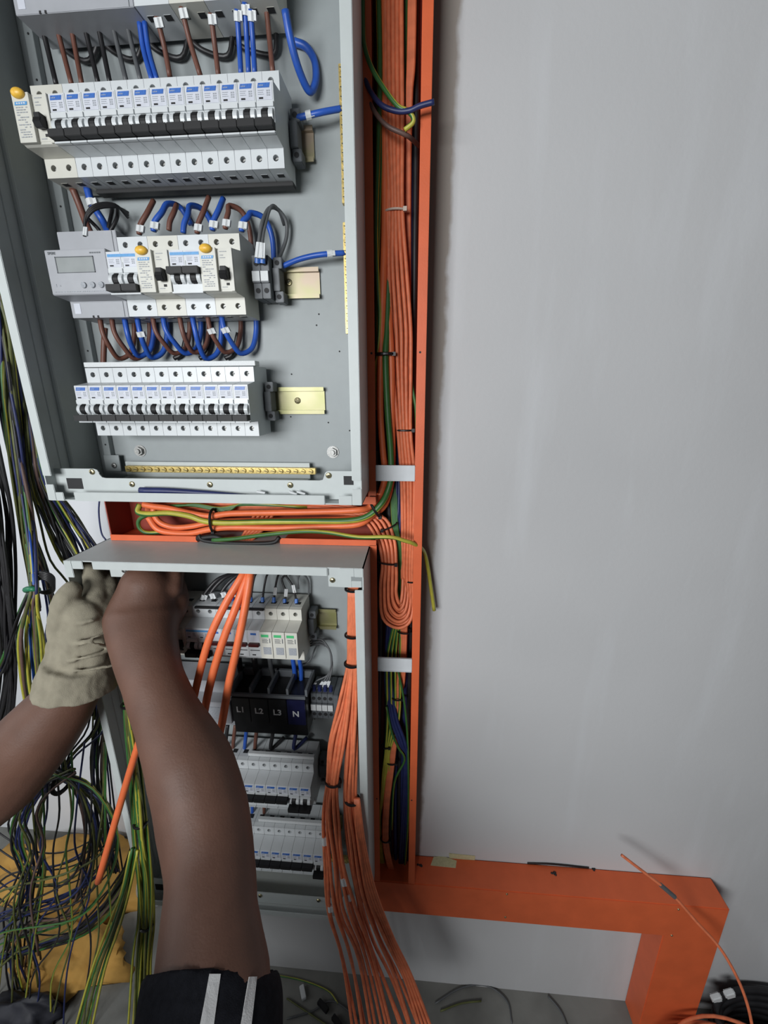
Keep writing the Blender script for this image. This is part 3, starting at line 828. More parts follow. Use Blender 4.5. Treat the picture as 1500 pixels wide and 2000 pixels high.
for k, (u, v, lb_) in enumerate(((820, 1690, 'dark grime spot on the duct beside the open trunking'), (1082, 1707, 'small dark dirt spot on the middle of the orange duct top'), (1162, 1697, 'olive dirt lump at the duct and plaster edge'))):
    f = MB(); c = on_top(u, v)
    for i in range(5): f.ball(c + Vector((rng.uniform(-0.004, 0.004), rng.uniform(-0.003, 0.003), 0)), 0.0025, 0.002, 0.0012, nu=8, nv=5)
    tag(f.build('dirt_spot', 'dirt' if 'dirt' in MATS else 'block_black'), lb_, 'dirt')

# ------------------------------------------------------------------ cables
TWO = {'gy': (['wire_green', 'wire_yellow'], 1)}
def cable(name, pts, r, m, label, cat='cable', group=None, n=8, step=5, markers=(), ferrule=None, world=False):
    P3 = [Vector(p) if world else P(*p) for p in pts]
    f = MB()
    if m == 'gy':
        f.tube(P3, r, n=11, stripe=1, step=step); o = f.build(name, ['wire_green', 'wire_yellow'], smooth=True)
    else:
        f.tube(P3, r, n=n, step=step); o = f.build(name, m, smooth=True)
    tag(o, label, cat, group)
    for (i, fr, L_) in markers:
        a = P3[i].lerp(P3[i + 1], fr); d = (P3[i + 1] - P3[i]).normalized()
        g = MB(); g.cyl(a - d * L_ / 2, a + d * L_ / 2, r * 1.35, n=10); g.bar(a - d * L_ / 2 + Vector((r * 1.2, -r * 0.3, 0)), a + d * L_ / 2 + Vector((r * 1.2, -r * 0.3, 0)), r * 1.6, r * 1.1, 0, up=(0, 1, 0))
        mk = g.build('wire_marker', 'marker_white', o)
    return o
def tie(c, d, rx, ry, m='tie_black', label='', group='black cable ties', w=0.0013):
    """band around a bundle at c whose run direction is d; rx across, ry in depth"""
    c = Vector(c); d = Vector(d).normalized()
    u = Vector((0, 1, 0)); u = (u - d * u.dot(d)).normalized(); s_ = d.cross(u)
    f = MB(); pts = [c + s_ * math.cos(2 * math.pi * k / 14) * rx + u * math.sin(2 * math.pi * k / 14) * ry for k in range(14)]
    f.tube(pts, w, n=6, closed=True, step=2)
    h = c + s_ * rx * -0.9 - u * ry * 0.5
    f.box(h.x - 0.0022, h.x + 0.0022, h.y - 0.003, h.y + 0.001, h.z - 0.0024, h.z + 0.0024)
    return tag(f.build('cable_tie', m), label, 'cable tie', group)

TD = 0.588
def lane(path, dx, dt=0.0):
    return [(u + (dx[i] if isinstance(dx, (list, tuple)) else dx), v, t + dt) for i, (u, v, t) in enumerate(path)]
# dark cables lying at the back of the upright trunking
bk = [735, 745, 755, 765, 775, 785, 795, 803, 811, 740, 770, 800]
for i, u0 in enumerate(bk):
    m = ['wire_black', 'wire_navy', 'wire_black', 'wire_grey', 'wire_black', 'wire_navy'][i % 6]
    j = lambda a: rng.uniform(-a, a)
    uu = 762 + (u0 - 772) * 0.88
    pts = [(u0 + j(3), -60, 0.607), (u0 - 2 + j(4), 200, 0.606), (u0 - 4 + j(5), 450, 0.606), (u0 - 6 + j(5), 700, 0.606), (u0 - 9 + j(4), 950, 0.606), (uu + 7 + j(4), 1200, 0.606), (uu + 4 + j(4), 1400, 0.606), (uu + j(3), 1560, 0.606), (uu + j(2), 1700, 0.606)]
    cable('power_cable', pts, 0.0036, m, {'wire_black': 'black', 'wire_navy': 'dark blue', 'wire_grey': 'dark grey'}[m] + f' cable lying deep in the upright orange trunking, {ORD[i]} from the left', 'cable', f'{m[5:]} cables deep in the trunking')
# main bundle of slim orange cables: down, U-turn, back up and left between the boxes
main = [(768, -60, TD), (768, 100, TD), (770, 250, TD), (773, 405, TD), (776, 520, TD), (783, 640, TD), (785, 720, TD), (789, 840, TD - .002), (796, 930, TD), (797, 1030, TD), (795, 1120, TD)]
for k in range(9):
    a = (k - 4)
    sp = [3.9, 3.9, 3.9, 3.0, 4.2, 4.8, 4.3, 3.0, 3.2, 2.8, 2.6]
    pts = [(u + a * sp[i] + rng.uniform(-.8, .8), v, t + (0.0035 if k % 2 else -0.0015)) for i, (u, v, t) in enumerate(main)]
    # U-turn
    ru = 10 + (8 - k) * 2.6
    uc = 772
    R_ = (797 + a * 2.6 - 741 - (8 - k) * 3.9) / 2
    cxp = (797 + a * 2.6 + 741 + (8 - k) * 3.9) / 2
    bot = 1226 - (8 - k) * 6.0
    pts += [(797 + a * 2.5, (1226 - (8 - k) * 6.0) - 45, TD - .004)]
    off = (8 - k)
    dz = (.0045 if k % 2 else -.002) 
    pts += [(cxp + R_ * 0.75, bot - 10, TD - .010 + dz), (cxp, bot, TD - .014 + dz), (cxp - R_ * 0.8, bot - 20, TD - .015 + dz)]
    pts += [(743 + off * 3.9, 1150 - off * 2, TD - .014 + dz), (747 + off * 3.3, 1098, TD - .012 + dz), (735 + off * 4.2, 1050, TD - .004 + dz), (702 + off * 5.0, 1010 - off * 0.5, TD + .004 + dz), (640, 1003 - off * 2.6, TD + .010 + dz), (520, 999 - off * 2.4, TD + .012 + dz), (380, 1000 - off * 2.4, TD + .014 + dz), (285, 1004 - off * 2, TD + .014 + dz)]
    cable('orange_cable', pts, 0.0026, 'orange_cable', f'slim orange cable of the looping main bundle, {ORD[k]} from the left at the top', 'cable', 'slim orange cables in the trunking')
tie(P(773, 412, TD), (0, 0, 1), 0.0125, 0.0075, 'tie_clear', 'pale clear cable tie around the orange bundle high in the trunking', None)
tie(P(791, 840, TD), (0, 0, 1), 0.0125, 0.008, label='black cable tie on the orange bundle above the upper white strap')
tie(P(756, 1098, TD - .014), P(760, 1080, TD) - P(756, 1110, TD), 0.0150, 0.0085, label='black cable tie on the orange loop beside the lower box top corner')
tie(P(760, 1028, TD - .004), (0.5, 0, -1), 0.0125, 0.009, label='black cable tie where the orange bundle bends into the cross trunking')
# second orange run: continues straight down
for k in range(4):
    a = k - 1.5
    pts = [(806 + a * 3, -60, .592), (803 + a * 3, 120, .592), (799 + a * 2, 200, .594), (796 + a * 2, 420, .601), (797 + a * 2, 900, .601), (797 + a * 3.4, 1060, .598), (792 + a * 3.4, 1130, .598), (788 + a * 3.4, 1230, .592), (783 + a * 3.6, 1330, .592), (776 + a * 2.5, 1360, .592), (770 + a * 2.5, 1440, .590), (763 + a * 3, 1500, .588), (755 + a * 2.6, 1570, .588), (753 + a * 2.6, 1640, .588), (762 + a * 2.6, 1690, .588), (775 + a * 2.4, 1716, .590)]
    cable('orange_cable', pts, 0.0026, 'orange_cable', f'slim orange cable continuing down past the lower strap, {ORD[k]} from the left', 'cable', 'slim orange cables reaching the trunking foot')
for (u, v, rx, lb_) in ((791, 1233, .0115, 'black cable tie on the orange cables just under the loop'), (776, 1362, .009, 'small black tie on the orange cables below the lower strap'), (765, 1487, .0095, 'black tie on the orange cables midway below the lower strap'), (753, 1638, .009, 'lowest black tie on the orange cables near the trunking foot'), (803, 1134, .008, 'black tie half hidden by the right lip of the trunking')):
    tie(P(u, v, .590), (0, 0, 1), rx, 0.0075, label=lb_)
# single orange and thick ones joining the cross trunking
thick = [[(751, -60), (752, 200), (752, 420), (748, 560), (744, 700), (743, 800), (748, 880), (752, 930), (742, 965), (722, 990)],
         [(760, 300), (758, 420), (757, 560), (764, 700), (765, 800), (766, 880), (764, 940), (752, 985), (728, 1006)]]
cross = [[(700, 996), (640, 999), (540, 1001), (450, 1003), (410, 1008), (370, 1002), (330, 993), (300, 989), (280, 985)],
         [(700, 1024), (640, 1028), (540, 1031), (450, 1030), (410, 1034), (370, 1042), (330, 1040), (306, 1032), (290, 1010)]]
for i in range(2):
    pts = [(u, v, .589 if j < 3 else .583) for j, (u, v) in enumerate(thick[i])] + [(u, v, .574) for (u, v) in cross[i]]
    cable('thick_orange_cable', pts, 0.0047, 'orange_thick_cable', ('thick orange cable, top one where it turns left into the cross trunking', 'thick orange cable, lowest one in the cross trunking')[i], 'cable', 'thick orange cables')
cable('thick_orange_cable', [(722, 1012, .580), (640, 1015, .578), (540, 1017, .578), (450, 1018, .578), (410, 1021, .580), (375, 1028, .578), (340, 1030, .576), (312, 1020, .575), (300, 1000, .576), (305, 985, .58)], 0.0044, 'orange_thick_cable', 'thick orange cable coiling at the left of the cross trunking', 'cable', 'thick orange cables')
cable('earth_cable', [(738, -60, .585), (742, 150, .585), (738, 300, .583), (734, 450, .580), (738, 560, .580), (742, 620, .580), (738, 690, .583), (733, 720, .59), (735, 800, .600)], 0.0030, 'gy', 'green and yellow earth cable hugging the left lip of the trunking', 'cable')
cable('earth_cable', [(748, -60, .590), (749, 150, .588), (744, 300, .588), (738, 500, .584), (736, 600, .584), (735, 690, .590)], 0.0022, 'gy', 'thin green and yellow wire behind the earth cable at the left lip', 'cable')
cable('earth_cable', [(760, 480, .592), (758, 560, .588), (756, 640, .584), (753, 700, .578), (757, 800, .576), (763, 880, .576), (764, 930, .574), (757, 960, .572), (744, 985, .566), (718, 1008, .566), (680, 1017, .568), (600, 1018, .568), (520, 1019, .568), (440, 1021, .568), (400, 1018, .568), (370, 1008, .568), (330, 1002, .569), (290, 1004, .570), (270, 1000, .572), (273, 985, .578)], 0.0043, 'gy', 'thick green and yellow earth cable curving left between the boxes', 'cable')
cable('earth_cable', [(290, 1004, .577), (272, 1015, .576), (272, 1030, .576), (285, 1040, .577), (310, 1040, .580), (350, 1034, .590)], 0.0030, 'gy', 'green and yellow cable loop at the left end of the cross trunking', 'cable')
for k in range(4):
    cable('earth_wire', [(300 + k * 8, 984 + k * 1.5, .585), (330 + k * 6, 990 - k, .580), (380, 985 + k, .582), (430 + 4 * k, 992 + k * 2, .584), (480, 986 - k, .588), (600, 990 + k, .596)], 0.0018, 'gy', 'thin green and yellow wire tangled under the upper box lip', 'wire', 'thin earth wires under the upper box')
tie(P(418, 1017, .574), (1, 0, 0), 0.0175, 0.013, label='black cable tie on the cross trunking cables', w=0.002)
tie(P(733, 992, .574), (1, 0, 0.6), 0.0155, 0.012, label='black cable tie at the corner where thick cables turn', w=0.002)
tie(P(754, 692, .581), (0, 0, 1), 0.0118, 0.0095, label='black cable tie on the thick orange and green cables beside the trunking hole', w=0.0022)
# earth wire lying across the trunking and hanging on the wall
cable('earth_wire', [(415, 1055, .560), (460, 1052, .556), (520, 1044, .553), (590, 1038, .552), (640, 1040, .552), (700, 1049, .551), (760, 1049, .550), (790, 1056, .553), (806, 1061, .558), (822, 1070, .575), (830, 1083, .590), (836, 1110, .596), (842, 1150, .597), (848, 1192, .600)], 0.0029, 'gy', 'green and yellow cable end lying across the trunking and hanging down the wall', 'cable')
# bundle descending through the bottom lip gap
for k in range(5):
    cable('orange_cable', [(500 + k * 9, 1000, .596), (485 + k * 8, 1030, .590), (474 + k * 6, 1048, .582), (470 + k * 5, 1060, .575)], 0.0026, 'orange_cable', 'short visible run of slim orange cable dropping through the lip gap', 'cable', 'slim orange cables in the lip gap')
f = MB(); f.tube([P(388, 1045, .562), P(400, 1056, .560), P(460, 1061, .560), P(530, 1060, .560), P(546, 1049, .562)], 0.0030, n=8)
f.tube([P(385, 1052, .563), P(420, 1048, .563), P(440, 1056, .563)], 0.0040, n=8)
tag(f.build('edge_gasket', 'black_plastic', smooth=True), 'black edge gasket lining the gap in the cross trunking lip', 'gasket')
# loose ends near the top of the trunking
cable('earth_wire', [(708, -60, .562), (709, 40, .560), (712, 90, .557), (727, 135, .554), (755, 180, .551), (778, 208, .549), (795, 216, .549), (806, 228, .550), (806, 240, .551), (790, 254, .553)], 0.0024, 'gy', 'green and yellow wire with a bent tip crossing the trunking near the top', 'wire')
cable('blue_wire', [(700, 60, .590), (706, 130, .572), (722, 175, .560), (745, 205, .553), (775, 217, .550), (800, 216, .547), (820, 207, .545), (848, 199, .543)], 0.0027, 'wire_navy', 'dark blue wire stub poking over the right lip near the top', 'wire')
cable('brown_wire', [(704, 100, .590), (712, 170, .572), (730, 215, .562), (755, 245, .556), (785, 260, .556), (800, 268, .562), (818, 285, .585)], 0.0024, 'wire_mauve', 'brownish wire sagging across the orange bundle near the top', 'wire')
cable('dark_green_cable', [(793, -60, .600), (792, 60, .600), (789, 200, .603), (790, 350, .603)], 0.0045, 'wire_green', 'dark green cable behind the orange bundle at the top', 'cable')
# blue and earth wires in the gap right of the thick green cable
for k, (m, off) in enumerate((('wire_navy', 0), ('wire_navy', 6), ('wire_navy', -5))):
    cable('blue_cable', [(784 + off, 700, .600), (780 + off, 880, .597), (779 + off, 980, .592), (776 + off, 1020, .590), (768 + off, 1100, .594), (764 + off, 1200, .597), (758 + off, 1320, .594), (768 + off, 1400, .586), (785 + off, 1450, .584), (793 + off * .5, 1500, .592), (785 + off, 1700, .600)], 0.0030, m, f'dark blue cable bowing across the trunking foot, {ORD[k]} of three', 'cable', 'dark blue cables in the trunking')
for k, off in enumerate((0, 8, 17, -8)):
    cable('earth_wire', [(767 + off * .4, 940, .594), (770 + off * .3, 1020, .588), (777 + off * .3, 1070, .586), (778 + off * .4, 1150, .588), (776 + off * .4, 1200, .592), (764 + off, 1290, .590), (764 + off * .9, 1400, .588), (755 + off * .3, 1470, .586), (752 + off * .5, 1510, .588), (746 + off * .2, 1560, .590), (742, 1600, .596), (745 + off * .2, 1680, .597), (752 + off * .2, 1712, .597)], 0.0022, 'gy', f'thin green and yellow wire in the lower trunking, {ORD[k]} of four', 'wire', 'thin earth wires in the lower trunking')
cable('earth_wire', [(775, 1300, .585), (784, 1340, .583), (792, 1390, .582), (797, 1470, .586), (797, 1600, .592), (790, 1700, .597)], 0.0018, 'gy', 'thin green and yellow wire at the right lip below the lower strap', 'wire')
cable('earth_wire', [(755, 1380, .582), (765, 1430, .580), (778, 1460, .580), (790, 1485, .584), (770, 1530, .590), (765, 1620, .595)], 0.0018, 'gy', 'thin green and yellow wire crossing the dark cables low in the trunking', 'wire')
tie(P(753, 1457, .587), (0, 0, 1), 0.0075, 0.006, label='small black tie on the thin earth wires low in the trunking')
cable('earth_wire', [(800, 720, .597), (806, 760, .590), (812, 800, .588), (814, 860, .6)], 0.0020, 'gy', 'thin green and yellow wire beside the right lip at mid height', 'wire')

# ------------------------------------------------------------------ orange bundle in the lower box
tp = [(691, 1145, .506), (690, 1250, .500), (688, 1300, .498)]
left_s = [(672, 1380, .488), (658, 1450, .478), (648, 1530, .472), (645, 1600, .468), (652, 1690, .462), (668, 1780, .452), (700, 1880, .440), (735, 2060, .420)]
right_s = [(690, 1380, .490), (686, 1470, .480), (684, 1560, .474), (692, 1650, .468), (706, 1740, .460), (735, 1830, .448), (775, 1920, .436), (830, 2080, .410)]
for k in range(16):
    left = k < 9
    s_ = left_s if left else right_s
    a = (k - 4) if left else (k - 12)
    sp = [2.2, 2.6, 3.0, 3.2, 3.2, 3.2, 4.2, 6, 8.5, 9] if left else [2.4, 2.8, 3.0, 3.4, 4.6, 6.0, 8.5, 9.5]
    if left: sp = [2.4, 3.0, 2.6, 3.6, 5.2, 6.5, 8.5, 10]
    base_off = (k - 7.5) * 1.15
    pts = [(u + base_off, v, t + (0.004 if k % 2 else 0)) for (u, v, t) in tp]
    pts += [(u + a * sp[i] + rng.uniform(-1.5, 1.5) * (1 + i * .35), v + rng.uniform(-6, 6), t + (0.004 if k % 2 else 0) + rng.uniform(-.003, .003)) for i, (u, v, t) in enumerate(s_)]
    mk = ()
    if k in (6, 7): mk = ((7, 0.3 + 0.35 * (k - 6), 0.012),)
    if k == 1: mk = ((7, 0.9, 0.010),)
    if k == 0: mk = ((6, 0.5, 0.014),)
    lb_ = f'slim orange cable in the {"left" if left else "right"} strand of the lower box bundle, {ORD[k if left else k - 9]} from its left'
    cable('orange_cable', pts, 0.0026, 'orange_cable', lb_, 'cable', 'slim orange cables hanging out of the lower box', markers=mk)
# extra strands flying right at the bottom
for k in range(4):
    pts = [(694 + k * 2, 1560, .470), (700 + k * 4, 1650, .466), (718 + k * 5, 1740, .460), (752 + k * 5, 1830, .450), (790 + k * 5, 1910, .438), (835 + k * 9, 2060, .410)]
    cable('orange_cable', pts, 0.0025, 'orange_cable', f'slim orange cable swinging out to the right at the floor, {ORD[k]} of four', 'cable', 'slim orange cables swinging right')
tie(P(690, 1150, .502), (0, 0, 1), 0.0102, 0.009, label='black tie at the top of the lower box orange bundle', w=0.0018)
tie(P(689, 1240, .500), (0, 0, 1), 0.0102, 0.009, label='second black tie down the lower box orange bundle', w=0.0016)
tie(P(688, 1296, .498), (0, 0, 1), 0.0102, 0.009, label='third black tie down the lower box orange bundle', w=0.0018)
tie(P(651, 1527, .474), (0, 0, 1), 0.0112, 0.009, label='black tie on the left strand of the orange bundle', w=0.0016)
tie(P(688, 1562, .476), (0, 0, 1), 0.0105, 0.009, label='black tie on the right strand of the orange bundle', w=0.0020)
# three thick orange cables hanging in front of the lower box devices
tri = [[(480, 1112, .498), (470, 1130, .488), (440, 1180, .474), (408, 1250, .462), (386, 1330, .455), (372, 1400, .448), (360, 1480, .440)],
       [(484, 1112, .500), (481, 1130, .490), (463, 1180, .476), (436, 1250, .464), (412, 1330, .456), (396, 1410, .448), (385, 1500, .430)],
       [(490, 1112, .498), (488, 1130, .486), (478, 1190, .474), (464, 1260, .464), (446, 1340, .456), (430, 1430, .448), (405, 1520, .430)]]
for k, p in enumerate(tri):
    cable('thick_orange_cable', p, 0.0052, 'orange_thick_cable', f'thick orange cable hanging in front of the lower box devices, {ORD[k]} from the left', 'cable', 'thick orange cables in front of the lower box')
cable('thick_orange_cable', [(310, 1370, .470), (285, 1410, .462), (262, 1480, .455), (238, 1560, .448), (215, 1640, .440), (192, 1722, .432)], 0.0052, 'orange_thick_cable', 'thick orange cable emerging left of the forearm and ending in mid air', 'cable')

# ------------------------------------------------------------------ wiring inside the upper box
def hook(u0, v0, u1, v1, m, label, r=0.0028, t0=.548, t1=.545, mk=True, bow=0, grp='wires between the upper rows', sag=0):
    um, vm = (u0 + u1) / 2 + bow, (v0 + v1) / 2 + sag
    return cable(m[5:] + '_wire', [(u0, v0, t0), (um, vm, (t0 + t1) / 2 + 0.004), (u1, v1, t1)], r, m, label, 'wire', grp, markers=(((0, .22, .007),) if mk else ()))
topw = [(306, 32, 332, 150, 'wire_brown', 'brown wire with white marker, leftmost of the clear wires at the top', True, 2), (354, 12, 392, 150, 'wire_brown', 'brown wire bending right at the very top of the box', True, -2), (412, 25, 427, 150, 'wire_brown', 'brown wire with white marker left of the blue trio at the top', True, 0),
        (463, 18, 471, 148, 'wire_blue', 'left blue wire of the trio at the top of the box', True, 0), (478, 5, 486, 146, 'wire_blue', 'middle blue wire of the trio at the top of the box', True, 0), (490, 18, 498, 146, 'wire_blue', 'right blue wire of the trio at the top of the box', True, 0),
        (520, 12, 533, 142, 'wire_brown', 'reddish brown wire right of the blue trio at the top', False, 0), (272, 40, 298, 160, 'wire_blue', 'left blue wire of a close pair under the large meter', False, -4), (282, 40, 308, 160, 'wire_blue', 'right blue wire of a close pair under the large meter', False, -4)]
for (u0, v0, u1, v1, m, lb_, mk, bw) in topw:
    hook(u0, v0, u1, v1, m, lb_, mk=mk, bow=bw, t0=.535 if mk else .548)
for k, (u0, v0, u1, v1, m) in enumerate(((80, 42, 110, 165, 'wire_black'), (108, 42, 140, 165, 'wire_brown'), (137, 42, 160, 165, 'wire_brown'), (163, 42, 192, 163, 'wire_black'), (190, 42, 215, 163, 'wire_black'), (218, 42, 247, 160, 'wire_grey'), (246, 42, 275, 158, 'wire_grey'))):
    hook(u0, v0, u1, v1, m, f'shaded {m[5:]} wire under the large meter, {ORD[k]} from the left', mk=False, t0=.556, t1=.550, r=.0026)
for k in range(5):
    cable('black_wire', [(100 + k * 90, 60 + 6 * k, .575), (130 + k * 90, 100, .577), (175 + k * 90, 118 - k * 3, .577), (200 + k * 85, 60, .575)], 0.0028, 'wire_black', f'black wire looping in shade behind the topmost row, {ORD[k]} from the left', 'wire', 'black wires behind the topmost row')
cable('blue_wire', [(557, 20, .535), (566, 70, .540), (580, 125, .550), (597, 168, .562), (608, 178, .568), (617, 155, .574), (614, 118, .577), (598, 92, .578), (575, 82, .578)], 0.0040, 'wire_blue', 'thick blue wire making a loose loop right of the topmost row', 'wire')
cable('blue_wire', [(572, 232, .560), (600, 226, .556), (630, 219, .556), (668, 212, .563)], 0.0032, 'wire_blue', 'blue wire running to the upper brass bar from the top full row', 'wire', markers=((1, 0.1, .006),))
cable('blue_wire', [(548, 522, .565), (580, 508, .560), (610, 500, .557), (640, 496, .557), (674, 494, .563)], 0.0032, 'wire_blue', 'blue wire running to the lower brass bar from the meter row', 'wire', markers=((3, 0.1, .006),))
# row above the meter row
cable('brown_wire', [(142, 368, .556), (155, 400, .560), (170, 440, .560), (185, 470, .556)], 0.0040, 'wire_brown', 'thick brown wire dropping behind the grey meter', 'wire')
cable('blue_wire', [(170, 366, .556), (180, 398, .556), (200, 430, .562), (215, 460, .556)], 0.0042, 'wire_blue', 'thick blue wire dropping behind the grey meter', 'wire', markers=((0, .95, .007),))
for k in range(3):
    cable('black_wire', [(165, 462, .528), (168, 430 - k * 4, .530), (188, 408 - k * 4, .535), (225, 404 - k * 2, .550), (250, 415 + k * 5, .570)], 0.0016, 'wire_black', f'thin black wire arching over the grey meter, {ORD[k]} of three', 'wire', 'thin black wires over the grey meter', markers=(((0, .3, .009),) if k == 0 else ()))
for k in range(2):
    cable('black_wire', [(170, 425, .545), (190, 445, .552), (205, 462, .556), (215 + 12 * k, 430, .560), (220 + 10 * k, 405, .575)], 0.0022, 'wire_black', 'black wire curving behind the thin arching wires', 'wire', 'black wires behind the meter')
arch = [(272, 458, 300, 392, 'wire_brown'), (300, 452, 328, 398, 'wire_blue'), (330, 450, 345, 400, 'wire_brown'), (358, 455, 372, 402, 'wire_blue'), (385, 456, 408, 385, 'wire_brown'), (415, 450, 436, 388, 'wire_blue'), (440, 447, 448, 402, 'wire_brown'), (472, 452, 492, 416, 'wire_blue')]
for k, (u0, v0, u1, v1, m) in enumerate(arch):
    last = k >= 6
    pts = [(u0, v0, .546), (u0 + 2, v0 - 18, .547), ((u0 + u1) / 2 + 2, (v0 + v1) / 2 - 10, .550), (u1, v1, .560)]
    if k in (1, 3): pts += [(u1 + 25, v1 + 8, .576), (u1 + 45, v1 + 40, .577)]
    if last: pts = pts[:3] + [(u1, v1, .556), (u1 + 25, v1 + 12, .566), (u1 + 40, v1 + 50, .572), (u1 + 44, v1 + 110, .572)]
    cable(m[5:] + '_wire', pts, 0.0033 if m == 'wire_blue' else 0.0030, m, f'{m[5:]} wire entering the top of the meter row, {ORD[k]} from the left', 'wire', 'wires into the top of the meter row', markers=(((0, .55, .007),) if k not in (2, 3) else ()))
cable('grey_wire', [(502, 505, .535), (506, 470, .536), (512, 435, .540), (525, 408, .550), (541, 408, .562), (558, 430, .570), (560, 460, .572), (551, 490, .570), (538, 516, .565)], 0.0022, 'wire_grey', 'grey wire looping above the small terminal blocks', 'wire', markers=((0, .45, .016),))
cable('grey_wire', [(512, 507, .535), (513, 470, .537), (518, 440, .542), (530, 403, .552), (545, 412, .564), (555, 440, .575)], 0.0018, 'wire_grey', 'thin grey wire beside the grey loop over the terminal blocks', 'wire', markers=((0, .45, .016),))
for (u, k) in ((503, 0), (513, 1)):
    f = MB(); f.cyl(P(u, 514, .538), P(u, 499, .536), 0.0034, 0.0030, n=10); tag(f.build('wire_ferrule', 'band_blue', smooth=False), f'blue ferrule at the top of the {("left", "right")[k]} small terminal block', 'ferrule', 'blue ferrules')
# below the meter row: U-shaped wires
ub = [(195, 628, 232, 700, 'wire_brown'), (218, 628, 262, 700, 'wire_brown'), (243, 628, 270, 695, 'wire_blue'), (268, 628, 296, 698, 'wire_blue'), (298, 624, 340, 690, 'wire_brown'), (318, 622, 362, 690, 'wire_blue'), (350, 622, 378, 688, 'wire_brown'), (375, 622, 402, 700, 'wire_blue'), (405, 622, 440, 688, 'wire_brown'), (432, 620, 470, 690, 'wire_blue')]
for k, (u0, v0, u1, v1, m) in enumerate(ub):
    pts = [(u0, v0 - 8, .545), (u0 + 6, v0 + 22, .543), ((u0 + u1) / 2, (v0 + v1) / 2 + 12, .548), (u1, v1, .560), (u1 + 22, v1 - 10, .570), (u1 + 30, v1 - 40, .576), (u1 + 30, v0 - 5, .577)]
    cable(m[5:] + '_wire', pts, 0.0033 if m == 'wire_blue' else 0.0030, m, f'{m[5:]} wire looping under the meter row, {ORD[k]} from the left', 'wire', 'wires looping under the meter row', markers=(((1, .1, .006),) if k in (3, 8, 9) else ()))
cable('brown_wire', [(205, 640, .560), (203, 680, .560), (202, 716, .562)], 0.0035, 'wire_brown', 'straight brown wire dropping to the left end of the lowest upper row', 'wire')
for k in range(3):
    cable('dark_wire', [(340 + 50 * k, 700, .577), (355 + 50 * k, 690, .578), (365 + 50 * k, 650, .579)], 0.0030, 'wire_black', 'dark wire in shade behind the loops under the meter row', 'wire', 'dark wires behind the loops')
# bits lying in the bottom trough of the upper box
f = MB(); f.tube([P(274, 958, .492), P(330, 959, .492), P(400, 963, .492), (P(480, 968, .492))], 0.0042, n=10, radii=[.0045, .0042, .0034, .0020])
tag(f.build('blue_stick', 'wire_navy', smooth=True), 'dark blue cable offcut lying behind the upper box bottom lip', 'cable offcut')
for k, (u, v, u2, v2) in enumerate(((502, 960, 518, 963), (565, 960, 580, 966), (580, 960, 596, 965))):
    f = MB(); f.cyl(P(u, v, .4925), P(u2, v2, .4925), 0.0016, n=8)
    tag(f.build('white_offcut', 'marker_white'), f'tiny white plastic offcut behind the bottom lip, {ORD[k]} from the left', 'offcut', 'white offcuts in the upper box')

# ------------------------------------------------------------------ wiring inside the lower box
for k, (u, v, u2, v2, m) in enumerate(((395, 1175, 400, 1160, 'wire_black'), (418, 1172, 412, 1158, 'wire_black'), (440, 1170, 434, 1155, 'wire_black'), (455, 1172, 452, 1150, 'wire_blue'))):
    cable(m[5:] + '_wire', [(u, v, .548), (u2, v2, .550), (u2 + 25, v2 - 28, .560), (u2 + 55, v2 - 40, .575)], 0.0030, m, f'{m[5:]} wire with white marker behind the orange cables, {ORD[k]} from the left', 'wire', 'wires on top of the lower box first row', markers=((0, .6, .008),))
for k, (u, v) in enumerate(((490, 1175), (513, 1175), (535, 1175), (556, 1178), (579, 1178))):
    pts = [(u, v, .548), (u + 2, v - 22, .550), (u + 3 + (-8 if k == 3 else 4), v - 48, .556), (u + (-25 if k > 3 else 14), v - 60, .566), (u + 10, v - 55, .580)]
    if k == 4: pts = [(u, v, .548), (u - 6, v - 30, .550), (u - 22, v - 55, .556), (u - 30, v - 62, .566), (u - 30, v - 62, .580)]
    o = cable('black_wire', pts, 0.0016, 'wire_black', f'thin black wire with white sleeve above the surge arresters, {ORD[k]} from the left', 'wire', 'thin wires above the surge arresters', markers=((0, .95, .012),) if k > 1 else ())
    g = MB(); a = P(u, v + 3, .547); g.cyl(a, P(u, v - 9, .549), 0.0030, 0.0026, n=10); g.build('ferrule', 'band_blue', o)
cable('grey_wire', [(583, 1150, .556), (582, 1130, .560), (590, 1120, .568), (602, 1135, .574), (603, 1165, .574)], 0.0014, 'wire_grey', 'thin grey wire curling right of the surge arresters', 'wire')
tag(boxes([(-0.318, -0.215, 0.5250, 0.5285, -0.3035, -0.3005)], 'busbar_strip', 'black_plastic'), 'thin black strip along the top of the lower box first row', 'busbar')
for k, (u, m, r_) in enumerate(((470, 'wire_black', .0045), (500, 'wire_black', .0045), (530, 'wire_grey', .0036), (575, 'wire_blue', .0036), (588, 'wire_blue', .0034))):
    cable(m[5:] + '_wire', [(u - 4, 1282, .548), (u, 1310, .552), (u + 8 if k < 3 else u, 1335, .550), (u + 10 if k < 3 else u, 1362, .545)], r_, m, f'{m[5:]} wire dropping into the distribution block, {ORD[k]} from the left', 'wire', 'wires into the distribution block', markers=((2, .3, .007),) if k == 4 else ())
cable('grey_wire', [(588, 1298, .560), (605, 1290, .566), (618, 1262, .566), (632, 1255, .562), (644, 1270, .556), (648, 1292, .552), (640, 1318, .548), (618, 1330, .545), (607, 1346, .542)], 0.0013, 'wire_grey', 'thin grey wire arching down to the first small lower terminal block', 'wire', 'thin grey wires to the lower terminal blocks', markers=((7, .5, .010),))
